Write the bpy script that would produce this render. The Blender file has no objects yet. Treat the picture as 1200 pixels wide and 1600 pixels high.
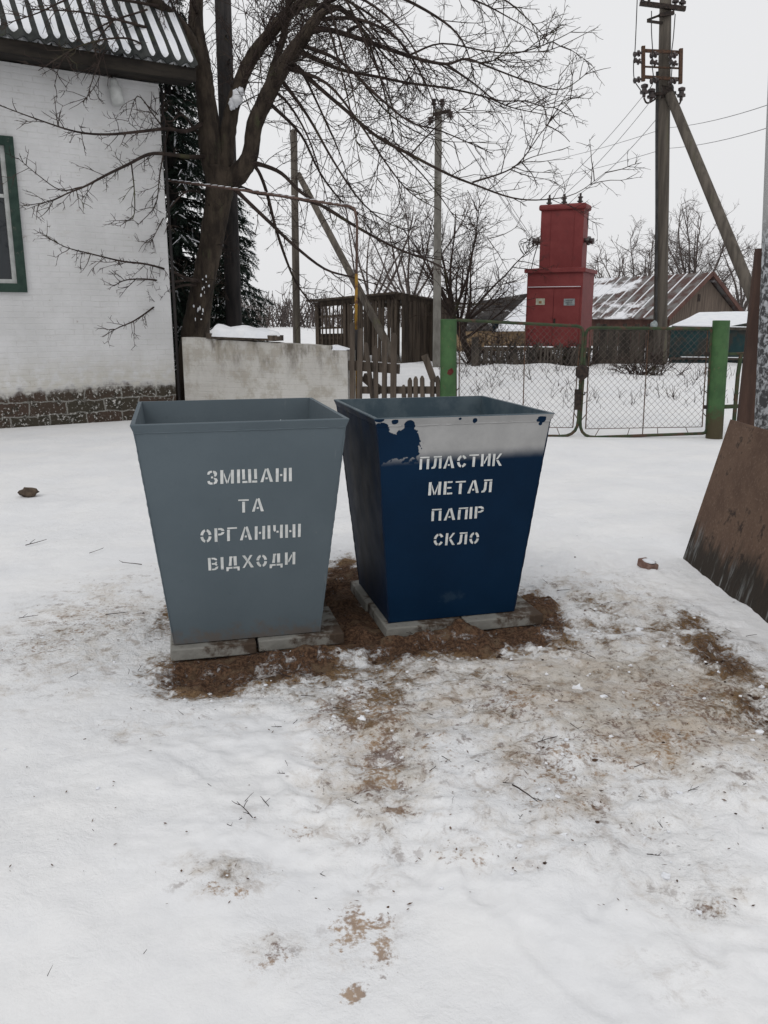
import bpy, math, random
import numpy as np
from mathutils import Vector, Matrix, noise as mnoise
R = math.radians
SC = bpy.context.scene
COL = SC.collection

# ------------------------------------------------------------------ camera, world, sun, exposure
F, HZ, H = 1300.0, 495.0, 1.5                 # focal length in photo pixels, horizon row, eye height
TH = math.atan((800 - HZ) / F)
CT, ST = math.cos(TH), math.sin(TH)
cam = bpy.data.cameras.new("camera")
cam.sensor_fit = 'VERTICAL'; cam.sensor_height = 36.0; cam.lens = 36.0 * F / 1600.0
cam.clip_start = 0.05; cam.clip_end = 3000
camo = bpy.data.objects.new("camera", cam); COL.objects.link(camo)
camo.location = (0, 0, H); camo.rotation_euler = (math.pi / 2 - TH, 0, 0)
SC.camera = camo

SUN_EL, SUN_AZ = R(48), R(205)
w = bpy.data.worlds.new("World"); SC.world = w; w.use_nodes = True
nt = w.node_tree
bg = nt.nodes['Background']
sky = nt.nodes.new('ShaderNodeTexSky'); sky.sky_type = 'NISHITA'; sky.sun_disc = False
sky.sun_elevation = SUN_EL; sky.sun_rotation = SUN_AZ; sky.dust_density = 6; sky.air_density = 1.5
hs = nt.nodes.new('ShaderNodeHueSaturation'); hs.inputs['Saturation'].default_value = 0.10
nt.links.new(sky.outputs[0], hs.inputs['Color'])
mx = nt.nodes.new('ShaderNodeMix'); mx.data_type = 'RGBA'      # cloud deck over the clear sky
mx.inputs[0].default_value = 0.90
mx.inputs[7].default_value = (6.86, 6.89, 7.01, 1)
nt.links.new(hs.outputs[0], mx.inputs[6]); nt.links.new(mx.outputs[2], bg.inputs['Color'])
bg.inputs['Strength'].default_value = 0.124
sl = bpy.data.lights.new("sun", 'SUN'); sl.energy = 0.5; sl.angle = R(35); sl.color = (1, .97, .93)
so = bpy.data.objects.new("sun", sl); COL.objects.link(so)
so.rotation_euler = (math.pi / 2 - SUN_EL, 0, -SUN_AZ + math.pi)
SC.view_settings.view_transform = 'Standard'; SC.view_settings.look = 'None'
SC.view_settings.exposure = 0.0; SC.view_settings.gamma = 1.0
SC.cycles.max_bounces = 6

# ------------------------------------------------------------------ surveying helpers
def ray(x, y):
    u, v = (x - 600) / F, (800 - y) / F
    return Vector((u, CT + v * ST, -ST + v * CT))
EYE = Vector((0, 0, H))
def G(x, y, z=0.0):
    d = ray(x, y); t = (z - H) / d.z
    return EYE + d * t
def P(x, y, Y):
    d = ray(x, y)
    return EYE + d * (Y / d.y)
def on_plane(x, y, p0, n):
    d = ray(x, y)
    return EYE + d * ((p0 - EYE).dot(n) / d.dot(n))
def lerp(a, b, t): return a + (b - a) * t

# ------------------------------------------------------------------ mesh builder
XF = {}
def tag(o, label=None, cat=None, group=None, kind=None):
    if label: o['label'] = label
    if cat: o['category'] = cat
    if group: o['group'] = group
    if kind: o['kind'] = kind
    return o
def empty(name, loc, rz=0.0):
    o = bpy.data.objects.new(name, None); COL.objects.link(o)
    o.location = loc; o.rotation_euler = (0, 0, rz); o.empty_display_size = .2
    XF[o] = Matrix.Translation(Vector(loc)) @ Matrix.Rotation(rz, 4, 'Z')
    return o

class MB:
    def __init__(s): s.v = []; s.f = []; s.m = []; s.cm = 0
    def add(s, vs, fs):
        b = len(s.v); s.v += [tuple(p) for p in vs]
        s.f += [tuple(i + b for i in f) for f in fs]; s.m += [s.cm] * len(fs)
        return s
    def box(s, c, size, M=None):
        hx, hy, hz = size[0] / 2, size[1] / 2, size[2] / 2
        vs = [Vector((x * hx, y * hy, z * hz)) for x in (-1, 1) for y in (-1, 1) for z in (-1, 1)]
        c = Vector(c)
        vs = [(M @ p if M else p) + c for p in vs]
        return s.add(vs, [(0, 1, 3, 2), (4, 6, 7, 5), (0, 4, 5, 1), (2, 3, 7, 6), (0, 2, 6, 4), (1, 5, 7, 3)])
    def bar(s, a, b, wx, wy, up=(0, 0, 1)):
        """box beam from a to b; wx along side axis, wy along the 'up' side"""
        a, b = Vector(a), Vector(b); d = (b - a).normalized(); u = Vector(up)
        sd = d.cross(u)
        if sd.length < 1e-4: sd = d.cross(Vector((0, 1, 0)))
        sd.normalize(); u2 = sd.cross(d).normalized()
        vs = []
        for p in (a, b):
            for i, j in ((-1, -1), (1, -1), (1, 1), (-1, 1)): vs.append(p + sd * (i * wx / 2) + u2 * (j * wy / 2))
        return s.add(vs, [(0, 1, 2, 3), (7, 6, 5, 4), (0, 4, 5, 1), (1, 5, 6, 2), (2, 6, 7, 3), (3, 7, 4, 0)])
    def tube(s, pts, r, n=6, cap=True, jit=0.0):
        pts = [Vector(p) for p in pts]
        k = len(pts)
        rs = r if isinstance(r, (list, tuple)) else [r] * k
        t0 = (pts[1] - pts[0]).normalized()
        nrm = t0.orthogonal().normalized()
        vs = []
        for i in range(k):
            t = (pts[min(i + 1, k - 1)] - pts[max(i - 1, 0)])
            if t.length < 1e-9: t = t0
            t = t.normalized()
            nrm = nrm - t * nrm.dot(t)
            if nrm.length < 1e-6: nrm = t.orthogonal()
            nrm.normalize(); bi = t.cross(nrm)
            for j in range(n):
                a = 2 * math.pi * j / n
                rr = rs[i] * (1 + (random.uniform(-jit, jit) if jit else 0))
                vs.append(pts[i] + nrm * (math.cos(a) * rr) + bi * (math.sin(a) * rr))
        fs = []
        for i in range(k - 1):
            for j in range(n):
                j2 = (j + 1) % n
                fs.append((i * n + j, i * n + j2, (i + 1) * n + j2, (i + 1) * n + j))
        if cap and n > 2:
            fs.append(tuple(range(n - 1, -1, -1))); fs.append(tuple((k - 1) * n + j for j in range(n)))
        return s.add(vs, fs)
    def lathe(s, base, axis, prof, n=12):
        """prof: list of (distance along axis, radius)"""
        base, axis = Vector(base), Vector(axis).normalized()
        s.tube([base + axis * d for d, _ in prof], [max(q, 1e-4) for _, q in prof], n)
        return s
    def prism(s, pts, off):
        """closed polygon pts (3d) extruded by vector off"""
        k = len(pts); off = Vector(off)
        vs = [Vector(p) for p in pts] + [Vector(p) + off for p in pts]
        fs = [tuple(range(k - 1, -1, -1)), tuple(range(k, 2 * k))]
        for i in range(k): fs.append((i, (i + 1) % k, k + (i + 1) % k, k + i))
        return s.add(vs, fs)
    def lump(s, c, rad, seed=0, rough=.3, n=8, m=6, squash=1.0):
        c = Vector(c); rad = Vector(rad) if not isinstance(rad, (int, float)) else Vector((rad, rad, rad))
        vs = []
        for i in range(m + 1):
            ph = math.pi * i / m
            for j in range(n):
                a = 2 * math.pi * j / n
                d = Vector((math.sin(ph) * math.cos(a), math.sin(ph) * math.sin(a), math.cos(ph)))
                q = 1 + rough * mnoise.noise(d * 1.6 + Vector((seed * 7.3, seed * 3.1, 0)))
                vs.append(c + Vector((d.x * rad.x, d.y * rad.y, d.z * rad.z)) * q)
        fs = [(i * n + j, (i + 1) * n + j, (i + 1) * n + (j + 1) % n, i * n + (j + 1) % n) for i in range(m) for j in range(n)]
        return s.add(vs, fs)
    def build(s, name, mats, parent=None, at=None, smooth=False, local=False, bevel=0):
        me = bpy.data.meshes.new(name)
        vs = s.v
        if parent is not None and not local:
            inv = XF[parent].inverted(); vs = [tuple(inv @ Vector(p)) for p in vs]
        elif at is not None and not local:
            a = Vector(at); vs = [(p[0] - a.x, p[1] - a.y, p[2] - a.z) for p in vs]
        me.from_pydata(vs, [], s.f)
        if not isinstance(mats, (list, tuple)): mats = [mats]
        for mt in mats: me.materials.append(mt)
        if len(mats) > 1: me.polygons.foreach_set('material_index', s.m)
        if smooth: me.polygons.foreach_set('use_smooth', [True] * len(me.polygons))
        me.update()
        o = bpy.data.objects.new(name, me); COL.objects.link(o)
        if parent is not None:
            o.parent = parent; XF[o] = XF[parent]
        elif at is not None: o.location = at
        if bevel:
            b = o.modifiers.new('bevel', 'BEVEL'); b.width = bevel; b.segments = 2; b.limit_method = 'ANGLE'
        return o

# ------------------------------------------------------------------ materials
class NT:
    def __init__(s, name):
        s.mat = bpy.data.materials.new(name); s.mat.use_nodes = True
        s.t = s.mat.node_tree; s.b = s.t.nodes['Principled BSDF']
        s.co = s.n('ShaderNodeTexCoord').outputs['Object']
    def n(s, typ, **kw):
        nd = s.t.nodes.new(typ)
        for k, v in kw.items(): setattr(nd, k, v)
        return nd
    def ln(s, a, b):
        if isinstance(a, (int, float, tuple, list)):
            b.default_value = a if not isinstance(a, (tuple, list)) or len(a) != 3 or b.type != 'RGBA' else (*a, 1)
        else: s.t.links.new(a, b)
    def map(s, scale=(1, 1, 1), loc=(0, 0, 0), rot=(0, 0, 0), co=None):
        m = s.n('ShaderNodeMapping'); s.ln(co or s.co, m.inputs[0])
        m.inputs['Scale'].default_value = scale; m.inputs['Location'].default_value = loc; m.inputs['Rotation'].default_value = rot
        return m.outputs[0]
    def noise(s, scale, detail=5, rough=.55, co=None, dist=0):
        q = s.n('ShaderNodeTexNoise'); s.ln(co or s.co, q.inputs['Vector'])
        q.inputs['Scale'].default_value = scale; q.inputs['Detail'].default_value = detail
        q.inputs['Roughness'].default_value = rough; q.inputs['Distortion'].default_value = dist
        return q.outputs['Fac']
    def math(s, op, a, b=0.0, c=None, clamp=False):
        q = s.n('ShaderNodeMath', operation=op); q.use_clamp = clamp
        s.ln(a, q.inputs[0]); s.ln(b, q.inputs[1])
        if c is not None: s.ln(c, q.inputs[2])
        return q.outputs[0]
    def ss(s, x, lo, hi):
        q = s.n('ShaderNodeMapRange', interpolation_type='SMOOTHSTEP')
        s.ln(x, q.inputs[0]); q.inputs[1].default_value = lo; q.inputs[2].default_value = hi
        return q.outputs[0]
    def mix(s, f, a, b):
        q = s.n('ShaderNodeMix', data_type='RGBA'); s.ln(f, q.inputs[0]); s.ln(a, q.inputs[6]); s.ln(b, q.inputs[7])
        return q.outputs[2]
    def xyz(s, co=None):
        q = s.n('ShaderNodeSeparateXYZ'); s.ln(co or s.co, q.inputs[0]); return q.outputs
    def attr(s, name):
        return s.n('ShaderNodeAttribute', attribute_name=name).outputs['Fac']
    def fin(s, col, rough=.8, h=None, bump=.3, dist=.02, metal=0.0, spec=.3):
        s.ln(col, s.b.inputs['Base Color']); s.ln(rough, s.b.inputs['Roughness'])
        s.b.inputs['Metallic'].default_value = metal; s.b.inputs['Specular IOR Level'].default_value = spec
        if h is not None:
            b = s.n('ShaderNodeBump'); b.inputs['Strength'].default_value = bump; b.inputs['Distance'].default_value = dist
            s.ln(h, b.inputs['Height']); s.t.links.new(b.outputs[0], s.b.inputs['Normal'])
        return s.mat
def pm(name, c1, c2, scale=6, rough=.8, bump=.25, bscale=None, stretch=(1, 1, 1), stain=None, metal=0, spec=.25, dist=.01, lo=.35, hi=.65):
    t = NT(name); co = t.map(stretch)
    n = t.noise(scale, 6, .6, co)
    c = t.mix(t.ss(n, lo, hi), c1, c2)
    if stain:
        sc, ssl, tlo, thi = stain
        c = t.mix(t.ss(t.noise(ssl, 6, .65, co), tlo, thi), c, sc)
    return t.fin(c, rough, t.noise(bscale or scale * 4, 4, .6, co), bump, dist, metal, spec)

m_bark = pm('tree_bark', (.024, .018, .0145), (.066, .051, .038), 7, .95, .9, 22, (1, 1, .35), ((.06, .06, .035), 5, .56, .72), dist=.03)
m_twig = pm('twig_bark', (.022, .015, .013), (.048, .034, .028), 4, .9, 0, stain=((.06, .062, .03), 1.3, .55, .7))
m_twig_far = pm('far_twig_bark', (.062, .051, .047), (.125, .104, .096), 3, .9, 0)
m_needle = pm('spruce_needles', (.010, .020, .016), (.030, .048, .034), 3, .8, 0)
m_darkpole = pm('dark_pole_wood', (.014, .013, .014), (.035, .031, .030), 10, .85, .5, 30, (1, 1, .15))
m_pole = pm('weathered_pole_wood', (.066, .057, .048), (.125, .108, .090), 9, .9, .6, 30, (1, 1, .08), ((.13, .13, .07), 3, .55, .75))
m_conc = pm('pole_concrete', (.135, .128, .114), (.21, .20, .18), 7, .9, .4, 40, (1, 1, .4), ((.10, .092, .08), 4, .56, .74))
m_oldwood = pm('old_grey_wood', (.045, .036, .029), (.115, .092, .073), 8, .95, .6, 25, (1, 1, .12), ((.025, .02, .017), 4, .55, .7))
m_shedwood = pm('shed_timber', (.034, .026, .020), (.085, .066, .050), 7, .95, .6, 25, (1, 1, .15), ((.13, .11, .09), 2.5, .62, .75))
m_snow = pm('snow', (.72, .74, .78), (.79, .80, .82), 5, .65, .4, 30, spec=.2, dist=.02)
m_iron = pm('dark_iron', (.018, .015, .014), (.05, .036, .030), 20, .6, .2, metal=.4)
m_rust = pm('rusty_tube', (.045, .030, .022), (.11, .06, .038), 25, .8, .3)
m_ins = pm('brown_porcelain', (.018, .012, .012), (.04, .024, .022), 10, .3, 0, spec=.5)
m_wire = pm('wire_metal', (.24, .24, .245), (.32, .32, .325), 5, .6, 0)
m_wiredark = pm('dark_cable', (.02, .02, .02), (.04, .04, .04), 5, .6, 0)
# ------------------------------------------------------------------ numpy noise (for the terrain)
_rs = np.random.RandomState(5)
_perm = _rs.permutation(4096)
_g = _rs.uniform(-1, 1, 4096)
def vnoise(x, y, sc, seed=0):
    x = x * sc + seed * 17.3; y = y * sc + seed * 9.1
    xi = np.floor(x).astype(int); yi = np.floor(y).astype(int)
    fx = x - xi; fy = y - yi
    fx = fx * fx * fx * (fx * (fx * 6 - 15) + 10); fy = fy * fy * fy * (fy * (fy * 6 - 15) + 10)
    h = lambda a, b: _g[_perm[(_perm[a & 4095] + b) & 4095]]
    return (h(xi, yi) * (1 - fx) + h(xi + 1, yi) * fx) * (1 - fy) + (h(xi, yi + 1) * (1 - fx) + h(xi + 1, yi + 1) * fx) * fy
def fbm(x, y, sc, o=4, seed=0, g=.5):
    r = 0; a = 1
    for i in range(o):
        r = r + a * vnoise(x, y, sc * 2 ** i, seed + i); a *= g
    return r
def sstep(x, a, b):
    t = np.clip((x - a) / (b - a), 0, 1); return t * t * (3 - 2 * t)

# ------------------------------------------------------------------ where things stand
WA, WB = G(0, 668), G(205, 655)                          # foot of the house wall
WD = (WB - WA).normalized(); HANG = math.atan2(WD.y, WD.x)
WN = Vector((-WD.y, WD.x, 0))
HC = on_plane(277, 651, WA, WN); HC.z = 0                # right-hand corner of the house
PL = G(700, 672); PR = G(1117, 676)                      # gate posts
GREY = dict(c=(-.703, 3.91), bw=.662, bd=.655, tw=.90, td=.975, yaw=.247)
BLUE = dict(c=(.259, 4.169), bw=.649, bd=.62, tw=.858, td=.90, yaw=.257)
BOARD0 = G(1065, 870)

def ell(px, py, rx, ry, a):
    c = G(px, py); ex = G(px + rx, py).x - c.x; ey = (G(px, py - ry).y - G(px, py + ry).y) / 2
    return (c.x, c.y, abs(ex), abs(ey), a)
SOIL = [ell(*e) for e in [
    (330, 1046, 95, 32, 1.0), (430, 1036, 130, 30, .92), (270, 960, 26, 36, .75), (255, 1040, 40, 28, .6),
    (530, 935, 42, 60, 1.1), (560, 985, 60, 40, 1.1), (620, 1012, 70, 26, 1.0), (720, 1000, 110, 24, 1.0), (800, 990, 75, 26, 1.0),
    (850, 960, 34, 40, .95), (870, 1005, 40, 26, .7), (560, 900, 40, 24, .8), (565, 1095, 55, 42, .56), (590, 1065, 80, 36, .66), (700, 1055, 90, 26, .55), (440, 1075, 70, 24, .5), (610, 1180, 28, 60, .42),
    (1090, 980, 30, 26, .80), (1125, 1030, 50, 38, .85), (1160, 1055, 32, 30, .75), (1040, 990, 60, 26, .55), (930, 955, 40, 30, .62), (960, 990, 60, 24, .58),
    (1190, 1110, 40, 36, .85), (1100, 1100, 90, 40, .50), (860, 1190, 60, 60, .42), (900, 1080, 120, 60, .42),
    (760, 1090, 120, 60, .38), (1050, 1060, 120, 50, .46),
    (10, 1025, 30, 20, .45), (100, 995, 60, 20, .36), (360, 1365, 30, 12, .48), (660, 1075, 90, 30, .45), (210, 990, 60, 40, .36), (1110, 1410, 30, 20, .42), (960, 1300, 160, 60, .34)]]
OCHRE = [ell(*e) for e in [(546, 1440, 32, 28, .85), (585, 1434, 30, 12, .75), (598, 1486, 20, 36, .85), (556, 1549, 19, 15, 1.0), (425, 1483, 34, 30, .62), (470, 1296, 26, 12, .66), (620, 1268, 26, 9, 1.0), (592, 1225, 40, 18, .95), (598, 1182, 34, 42, 1.0), (575, 1110, 70, 40, .95), (350, 1388, 36, 12, .66), (870, 1190, 80, 40, .75), (720, 1335, 44, 18, .6), (1112, 1410, 26, 18, .66), (560, 1120, 60, 24, .8), (800, 1105, 70, 30, .7), (1000, 1160, 120, 40, .7), (1040, 1300, 60, 20, .5), (150, 970, 80, 30, .6), (60, 1010, 50, 18, .6), (1090, 1100, 110, 40, .8), (880, 1260, 70, 30, .6), (660, 1180, 50, 40, .55)]]
STAIN = [ell(*e) for e in [
    (1000, 1085, 230, 90, 1.0), (880, 1210, 150, 80, .60), (1120, 1110, 130, 70, .9), (720, 1080, 220, 70, .75), (590, 1150, 90, 120, .7), (960, 960, 120, 60, .6), (150, 975, 140, 80, .5), (560, 1450, 100, 80, .28),
    (620, 1150, 140, 120, .45), (350, 1370, 90, 30, .5), (430, 1490, 60, 40, .4), (250, 1130, 150, 40, .35), (600, 1030, 330, 60, .6), (1080, 1380, 120, 60, .4), (820, 1290, 240, 70, .4), (400, 1285, 80, 30, .3), (1060, 1520, 90, 60, .3)]]
FOOT = [(G(a, b_).x, G(a, b_).y, R(c_), d_) for a, b_, c_, d_ in [(640, 1330, 15, .014), (760, 1390, 20, .013), (820, 1260, -30, .010), (930, 1380, -20, .012), (1010, 1300, -25, .010), (1090, 1440, 5, .011), (880, 1510, 30, .010), (300, 1190, 40, .008), (190, 1150, 55, .006), (480, 1230, 25, .011), (700, 1200, 10, .010), (1050, 1190, -15, .009)]]
def field(L, x, y):
    r = np.zeros_like(x)
    for cx, cy, rx, ry, a in L:
        d = np.sqrt(((x - cx) / rx) ** 2 + ((y - cy) / ry) ** 2)
        r = np.maximum(r, a * np.clip(1.45 - d * .75, 0, 1))
    return r
def bin_dist(b, x, y):
    c, s_ = math.cos(b['yaw']), math.sin(b['yaw'])
    dx, dy = x - b['c'][0], y - b['c'][1]
    lx, ly = dx * c + dy * s_, -dx * s_ + dy * c
    return np.maximum(np.abs(lx) - .42, np.abs(ly) - .40)
def ground_h(x, y, detail=True):
    x = np.asarray(x, float); y = np.asarray(y, float)
    tr = sstep(y, 1.6, 2.3) * (1 - sstep(y, 5.2, 7.5)) * (.16 + .84 * sstep(x, -1.2, .2))
    tr = np.maximum(tr, .6 * sstep(x, .0, .9) * (1 - sstep(y, 5.0, 6.5)))
    tr = tr * (1 - .8 * sstep(x, 1.5, 1.9) * sstep(y, 3.0, 3.6))
    h = .028 * fbm(x, y, .55, 3, 3) + .010 * fbm(x, y, 1.7, 3, 11)
    h = h + tr * (.015 * fbm(x * 1.0, y * 1.5, 3.2, 3, 21) + .010 * fbm(x, y * 1.4, 9, 4, 31, .6))
    if detail: h = h + tr * .006 * fbm(x, y, 26, 2, 41) + .0018 * fbm(x, y, 14, 2, 51)
    for fx, fy, fa, fd in FOOT:
        c_, s_ = math.cos(fa), math.sin(fa); lx = (x - fx) * c_ + (y - fy) * s_; ly = -(x - fx) * s_ + (y - fy) * c_
        e = np.sqrt((lx / .052) ** 2 + (ly / .14) ** 2) + .30 * vnoise(x, y, 14, 7) + .15 * vnoise(x, y, 31, 8); fd = fd * .75
        h = h - fd * (1 - sstep(e, .80, 1.10)) + fd * .35 * np.exp(-((e - 1.22) / .16) ** 2)
    # wind crust lines in the smooth foreground
    ph = (x * .35 + y) * 3.1 + 1.2 * fbm(x, y, .8, 2, 61)
    h = h + (1 - tr) * .006 * np.abs(np.sin(ph)) ** 6
    so_ = field(SOIL, x, y)
    h = h - .012 * sstep(so_, .35, .7) + .022 * sstep(so_, .5, .9) * np.maximum(fbm(x, y, 8, 4, 71, .65), -.5)
    near = np.minimum(bin_dist(GREY, x, y), bin_dist(BLUE, x, y))
    k = 1 - sstep(near, -.03, .06)
    h = h * (1 - k) + k * np.minimum(h * .4, .012)
    heap = np.exp(-((near - .055) / .06) ** 2) * sstep(so_, .4, .8)
    h = h + .046 * heap * (.50 + .9 * fbm(x, y, 5, 3, 81))
    # bank along the house wall, rise of the field behind the gate, far land
    dw = -((x - HC.x) * WN.x + (y - HC.y) * WN.y)
    kw = np.exp(-((dw) / .9) ** 2) * (x < HC.x + .6) * (y < HC.y + 3)
    h = h * (1 - kw) + kw * (-.015) - .02 * np.exp(-((dw - .9) / .25) ** 2) * (x < HC.x)
    h = h + .25 * sstep(y, 12.6, 19) + .08 * fbm(x, y, .23, 2, 91) * sstep(y, 12, 16) + .04 * fbm(x, y, .9, 2, 95) * sstep(y, 12, 15)
    gdist = np.abs(y - (PL.y + (PR.y - PL.y) * (x - PL.x) / (PR.x - PL.x))); gk = (1 - sstep(gdist, .15, .9)) * sstep(x, .2, .8) * (1 - sstep(x, 5.2, 6))
    h = h * (1 - gk) + gk * (-.075)
    h = h + .6 * sstep(y, 45, 160)
    return h
def gz(x, y): return float(ground_h(np.array([x]), np.array([y]), False)[0])

def axis(segs):
    out = [segs[0][0]]
    for a, b, st in segs:
        n = max(1, int(round((b - a) / st))); out += list(np.linspace(a, b, n + 1)[1:])
    return np.array(out)
def grow(a, b, st, k=1.12):
    out = []; s_ = st; p = a
    while p < b: p += s_; s_ *= k; out.append(p)
    return np.array(out)
xs = np.concatenate([-grow(2.6, 900, .05)[::-1], axis([(-2.6, -1.5, .022), (-1.5, 2.2, .0135), (2.2, 3.0, .03)]), grow(3.0, 900, .05)])
ys = np.concatenate([-grow(3, 60, .5, 1.4)[::-1], axis([(-3, 1.0, .4), (1.0, 1.4, .05), (1.4, 4.9, .014), (4.9, 7, .03)]), grow(7, 1500, .05, 1.045)])
GX, GY = np.meshgrid(xs, ys)
GH = ground_h(GX, GY)
nx, ny = len(xs), len(ys)
me = bpy.data.meshes.new("snowy_ground")
co = np.stack([GX, GY, GH], -1).reshape(-1, 3)
idx = np.arange(nx * ny).reshape(ny, nx)
quads = np.stack([idx[:-1, :-1], idx[:-1, 1:], idx[1:, 1:], idx[1:, :-1]], -1).reshape(-1, 4)
me.vertices.add(len(co)); me.vertices.foreach_set('co', co.ravel())
me.loops.add(quads.size); me.loops.foreach_set('vertex_index', quads.ravel().astype(np.int32))
me.polygons.add(len(quads)); me.polygons.foreach_set('loop_start', np.arange(0, quads.size, 4, dtype=np.int32))
me.polygons.foreach_set('use_smooth', np.ones(len(quads), bool))
me.update(calc_edges=True)
for nm, L in (('soil', SOIL), ('stain', STAIN), ('ochre', OCHRE)):
    a = me.attributes.new(nm, 'FLOAT', 'POINT')
    a.data.foreach_set('value', field(L, GX, GY).ravel().astype(np.float32))

t = NT('trodden_snow')
soil, stn = t.attr('soil'), t.attr('stain')
n1 = t.noise(5.5, 8, .68); n2 = t.noise(24, 6, .65, dist=.6); n3 = t.noise(70, 4, .6)
x_, y_, z_ = t.xyz()
snowc = t.mix(t.ss(t.noise(1.6, 5, .6), .35, .7), (.735, .742, .755), (.785, .785, .785))
snowc = t.mix(t.math('MULTIPLY', t.ss(n2, .50, .72), .22), snowc, (.66, .66, .66))
# tan stains
sm = t.math('ADD', stn, t.math('MULTIPLY', t.math('SUBTRACT', n1, .5), 1.9))
sm = t.math('ADD', sm, t.math('MULTIPLY', t.math('SUBTRACT', n2, .5), .8))
sm = t.math('MULTIPLY', t.ss(sm, .30, 1.10), t.ss(stn, .02, .35))
stc = t.mix(t.ss(t.noise(3.1, 4, .6), .4, .62), (.37, .275, .165), (.41, .35, .265))
c = t.mix(t.math('MULTIPLY', sm, .62), snowc, stc)
# greyish slush and darker brown smears inside the stained ground
sl1 = t.math('MULTIPLY', t.ss(t.noise(8.5, 8, .72, dist=.5), .52, .66), t.ss(stn, .10, .7)); c = t.mix(t.math('MULTIPLY', sl1, .68), c, (.22, .145, .082))
sl2 = t.math('MULTIPLY', t.ss(t.noise(13, 8, .72, t.map((1, 1, 1), (7, 3, 0))), .56, .66), t.ss(stn, .12, .6)); c = t.mix(t.math('MULTIPLY', sl2, .75), c, (.12, .075, .055))
s4 = t.math('MULTIPLY', t.ss(t.noise(34, 6, .72, dist=.7), .58, .66), t.ss(t.math('ADD', stn, t.math('MULTIPLY', t.math('SUBTRACT', n1, .5), 1.2)), .25, .75)); c = t.mix(t.math('MULTIPLY', s4, .68), c, (.16, .105, .07))
gs = t.ss(t.noise(2.4, 7, .7, t.map((1, 1, 1), (3, 9, 0))), .50, .70); c = t.mix(t.math('MULTIPLY', gs, .16), c, (.50, .51, .53))
och = t.attr('ochre')
om = t.math('ADD', och, t.math('MULTIPLY', t.math('SUBTRACT', t.noise(20, 9, .75, t.map((1, 1, 1), (5, 2, 0)), .5), .5), 3.0))
om = t.math('ADD', om, t.math('MULTIPLY', t.math('SUBTRACT', n3, .5), 2.0))
om = t.math('MULTIPLY', t.ss(om, .58, 1.14), t.ss(och, .08, .35))
c = t.mix(t.math('MULTIPLY', om, .80), c, t.mix(t.ss(t.noise(6.5, 5, .6), .40, .60), (.27, .155, .065), (.12, .060, .038)))
# grey grime specks across the trampled zone
sp = t.math('MULTIPLY', t.ss(n3, .64, .72), t.ss(t.math('ADD', stn, t.math('MULTIPLY', n1, .5)), .45, .9))
c = t.mix(t.math('MULTIPLY', sp, .7), c, (.10, .075, .055))
# bare soil
dm = t.math('ADD', soil, t.math('MULTIPLY', t.math('SUBTRACT', n1, .5), 1.5))
dm = t.math('ADD', dm, t.math('MULTIPLY', t.math('SUBTRACT', n2, .5), 1.0))
dm = t.math('ADD', dm, t.math('MULTIPLY', t.math('SUBTRACT', n3, .5), .5))
dm = t.math('MULTIPLY', t.ss(dm, .52, .90), t.ss(soil, .05, .3))
so_c = t.mix(t.ss(n3, .35, .7), (.050, .027, .017), (.172, .098, .058))
so_c = t.mix(t.ss(t.noise(11, 5, .6), .52, .7), so_c, (.16, .110, .07))
so_c = t.mix(t.ss(soil, .92, .70), so_c, t.mix(t.ss(n3, .35, .65), (.13, .078, .042), (.27, .175, .092)))
c = t.mix(dm, c, so_c)
hh = t.math('ADD', t.math('ADD', t.math('MULTIPLY', n2, .6), t.math('MULTIPLY', t.noise(11, 6, .62, dist=.9), 1.1)), t.math('MULTIPLY', n3, .35))
hh = t.math('ADD', hh, t.math('MULTIPLY', t.noise(190, 3, .6), t.math('ADD', t.math('MULTIPLY', dm, .5), .10)))
rg = t.math('ADD', t.math('MULTIPLY', dm, .3), .62)
amp = t.math('ADD', t.ss(t.math('ADD', stn, soil), .15, 1.0), t.math('ADD', .14, t.math('MULTIPLY', t.ss(t.noise(1.1, 4, .6), .42, .62), .30)))
m_ground = t.fin(c, rg, t.math('MULTIPLY', hh, amp), .85, .022, spec=.2)
me.materials.append(m_ground)
go = bpy.data.objects.new("snowy_ground", me); COL.objects.link(go)
tag(go, 'white snow cover over the yard and road, with brown trodden mud round the bins', None, None, 'structure')
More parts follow.
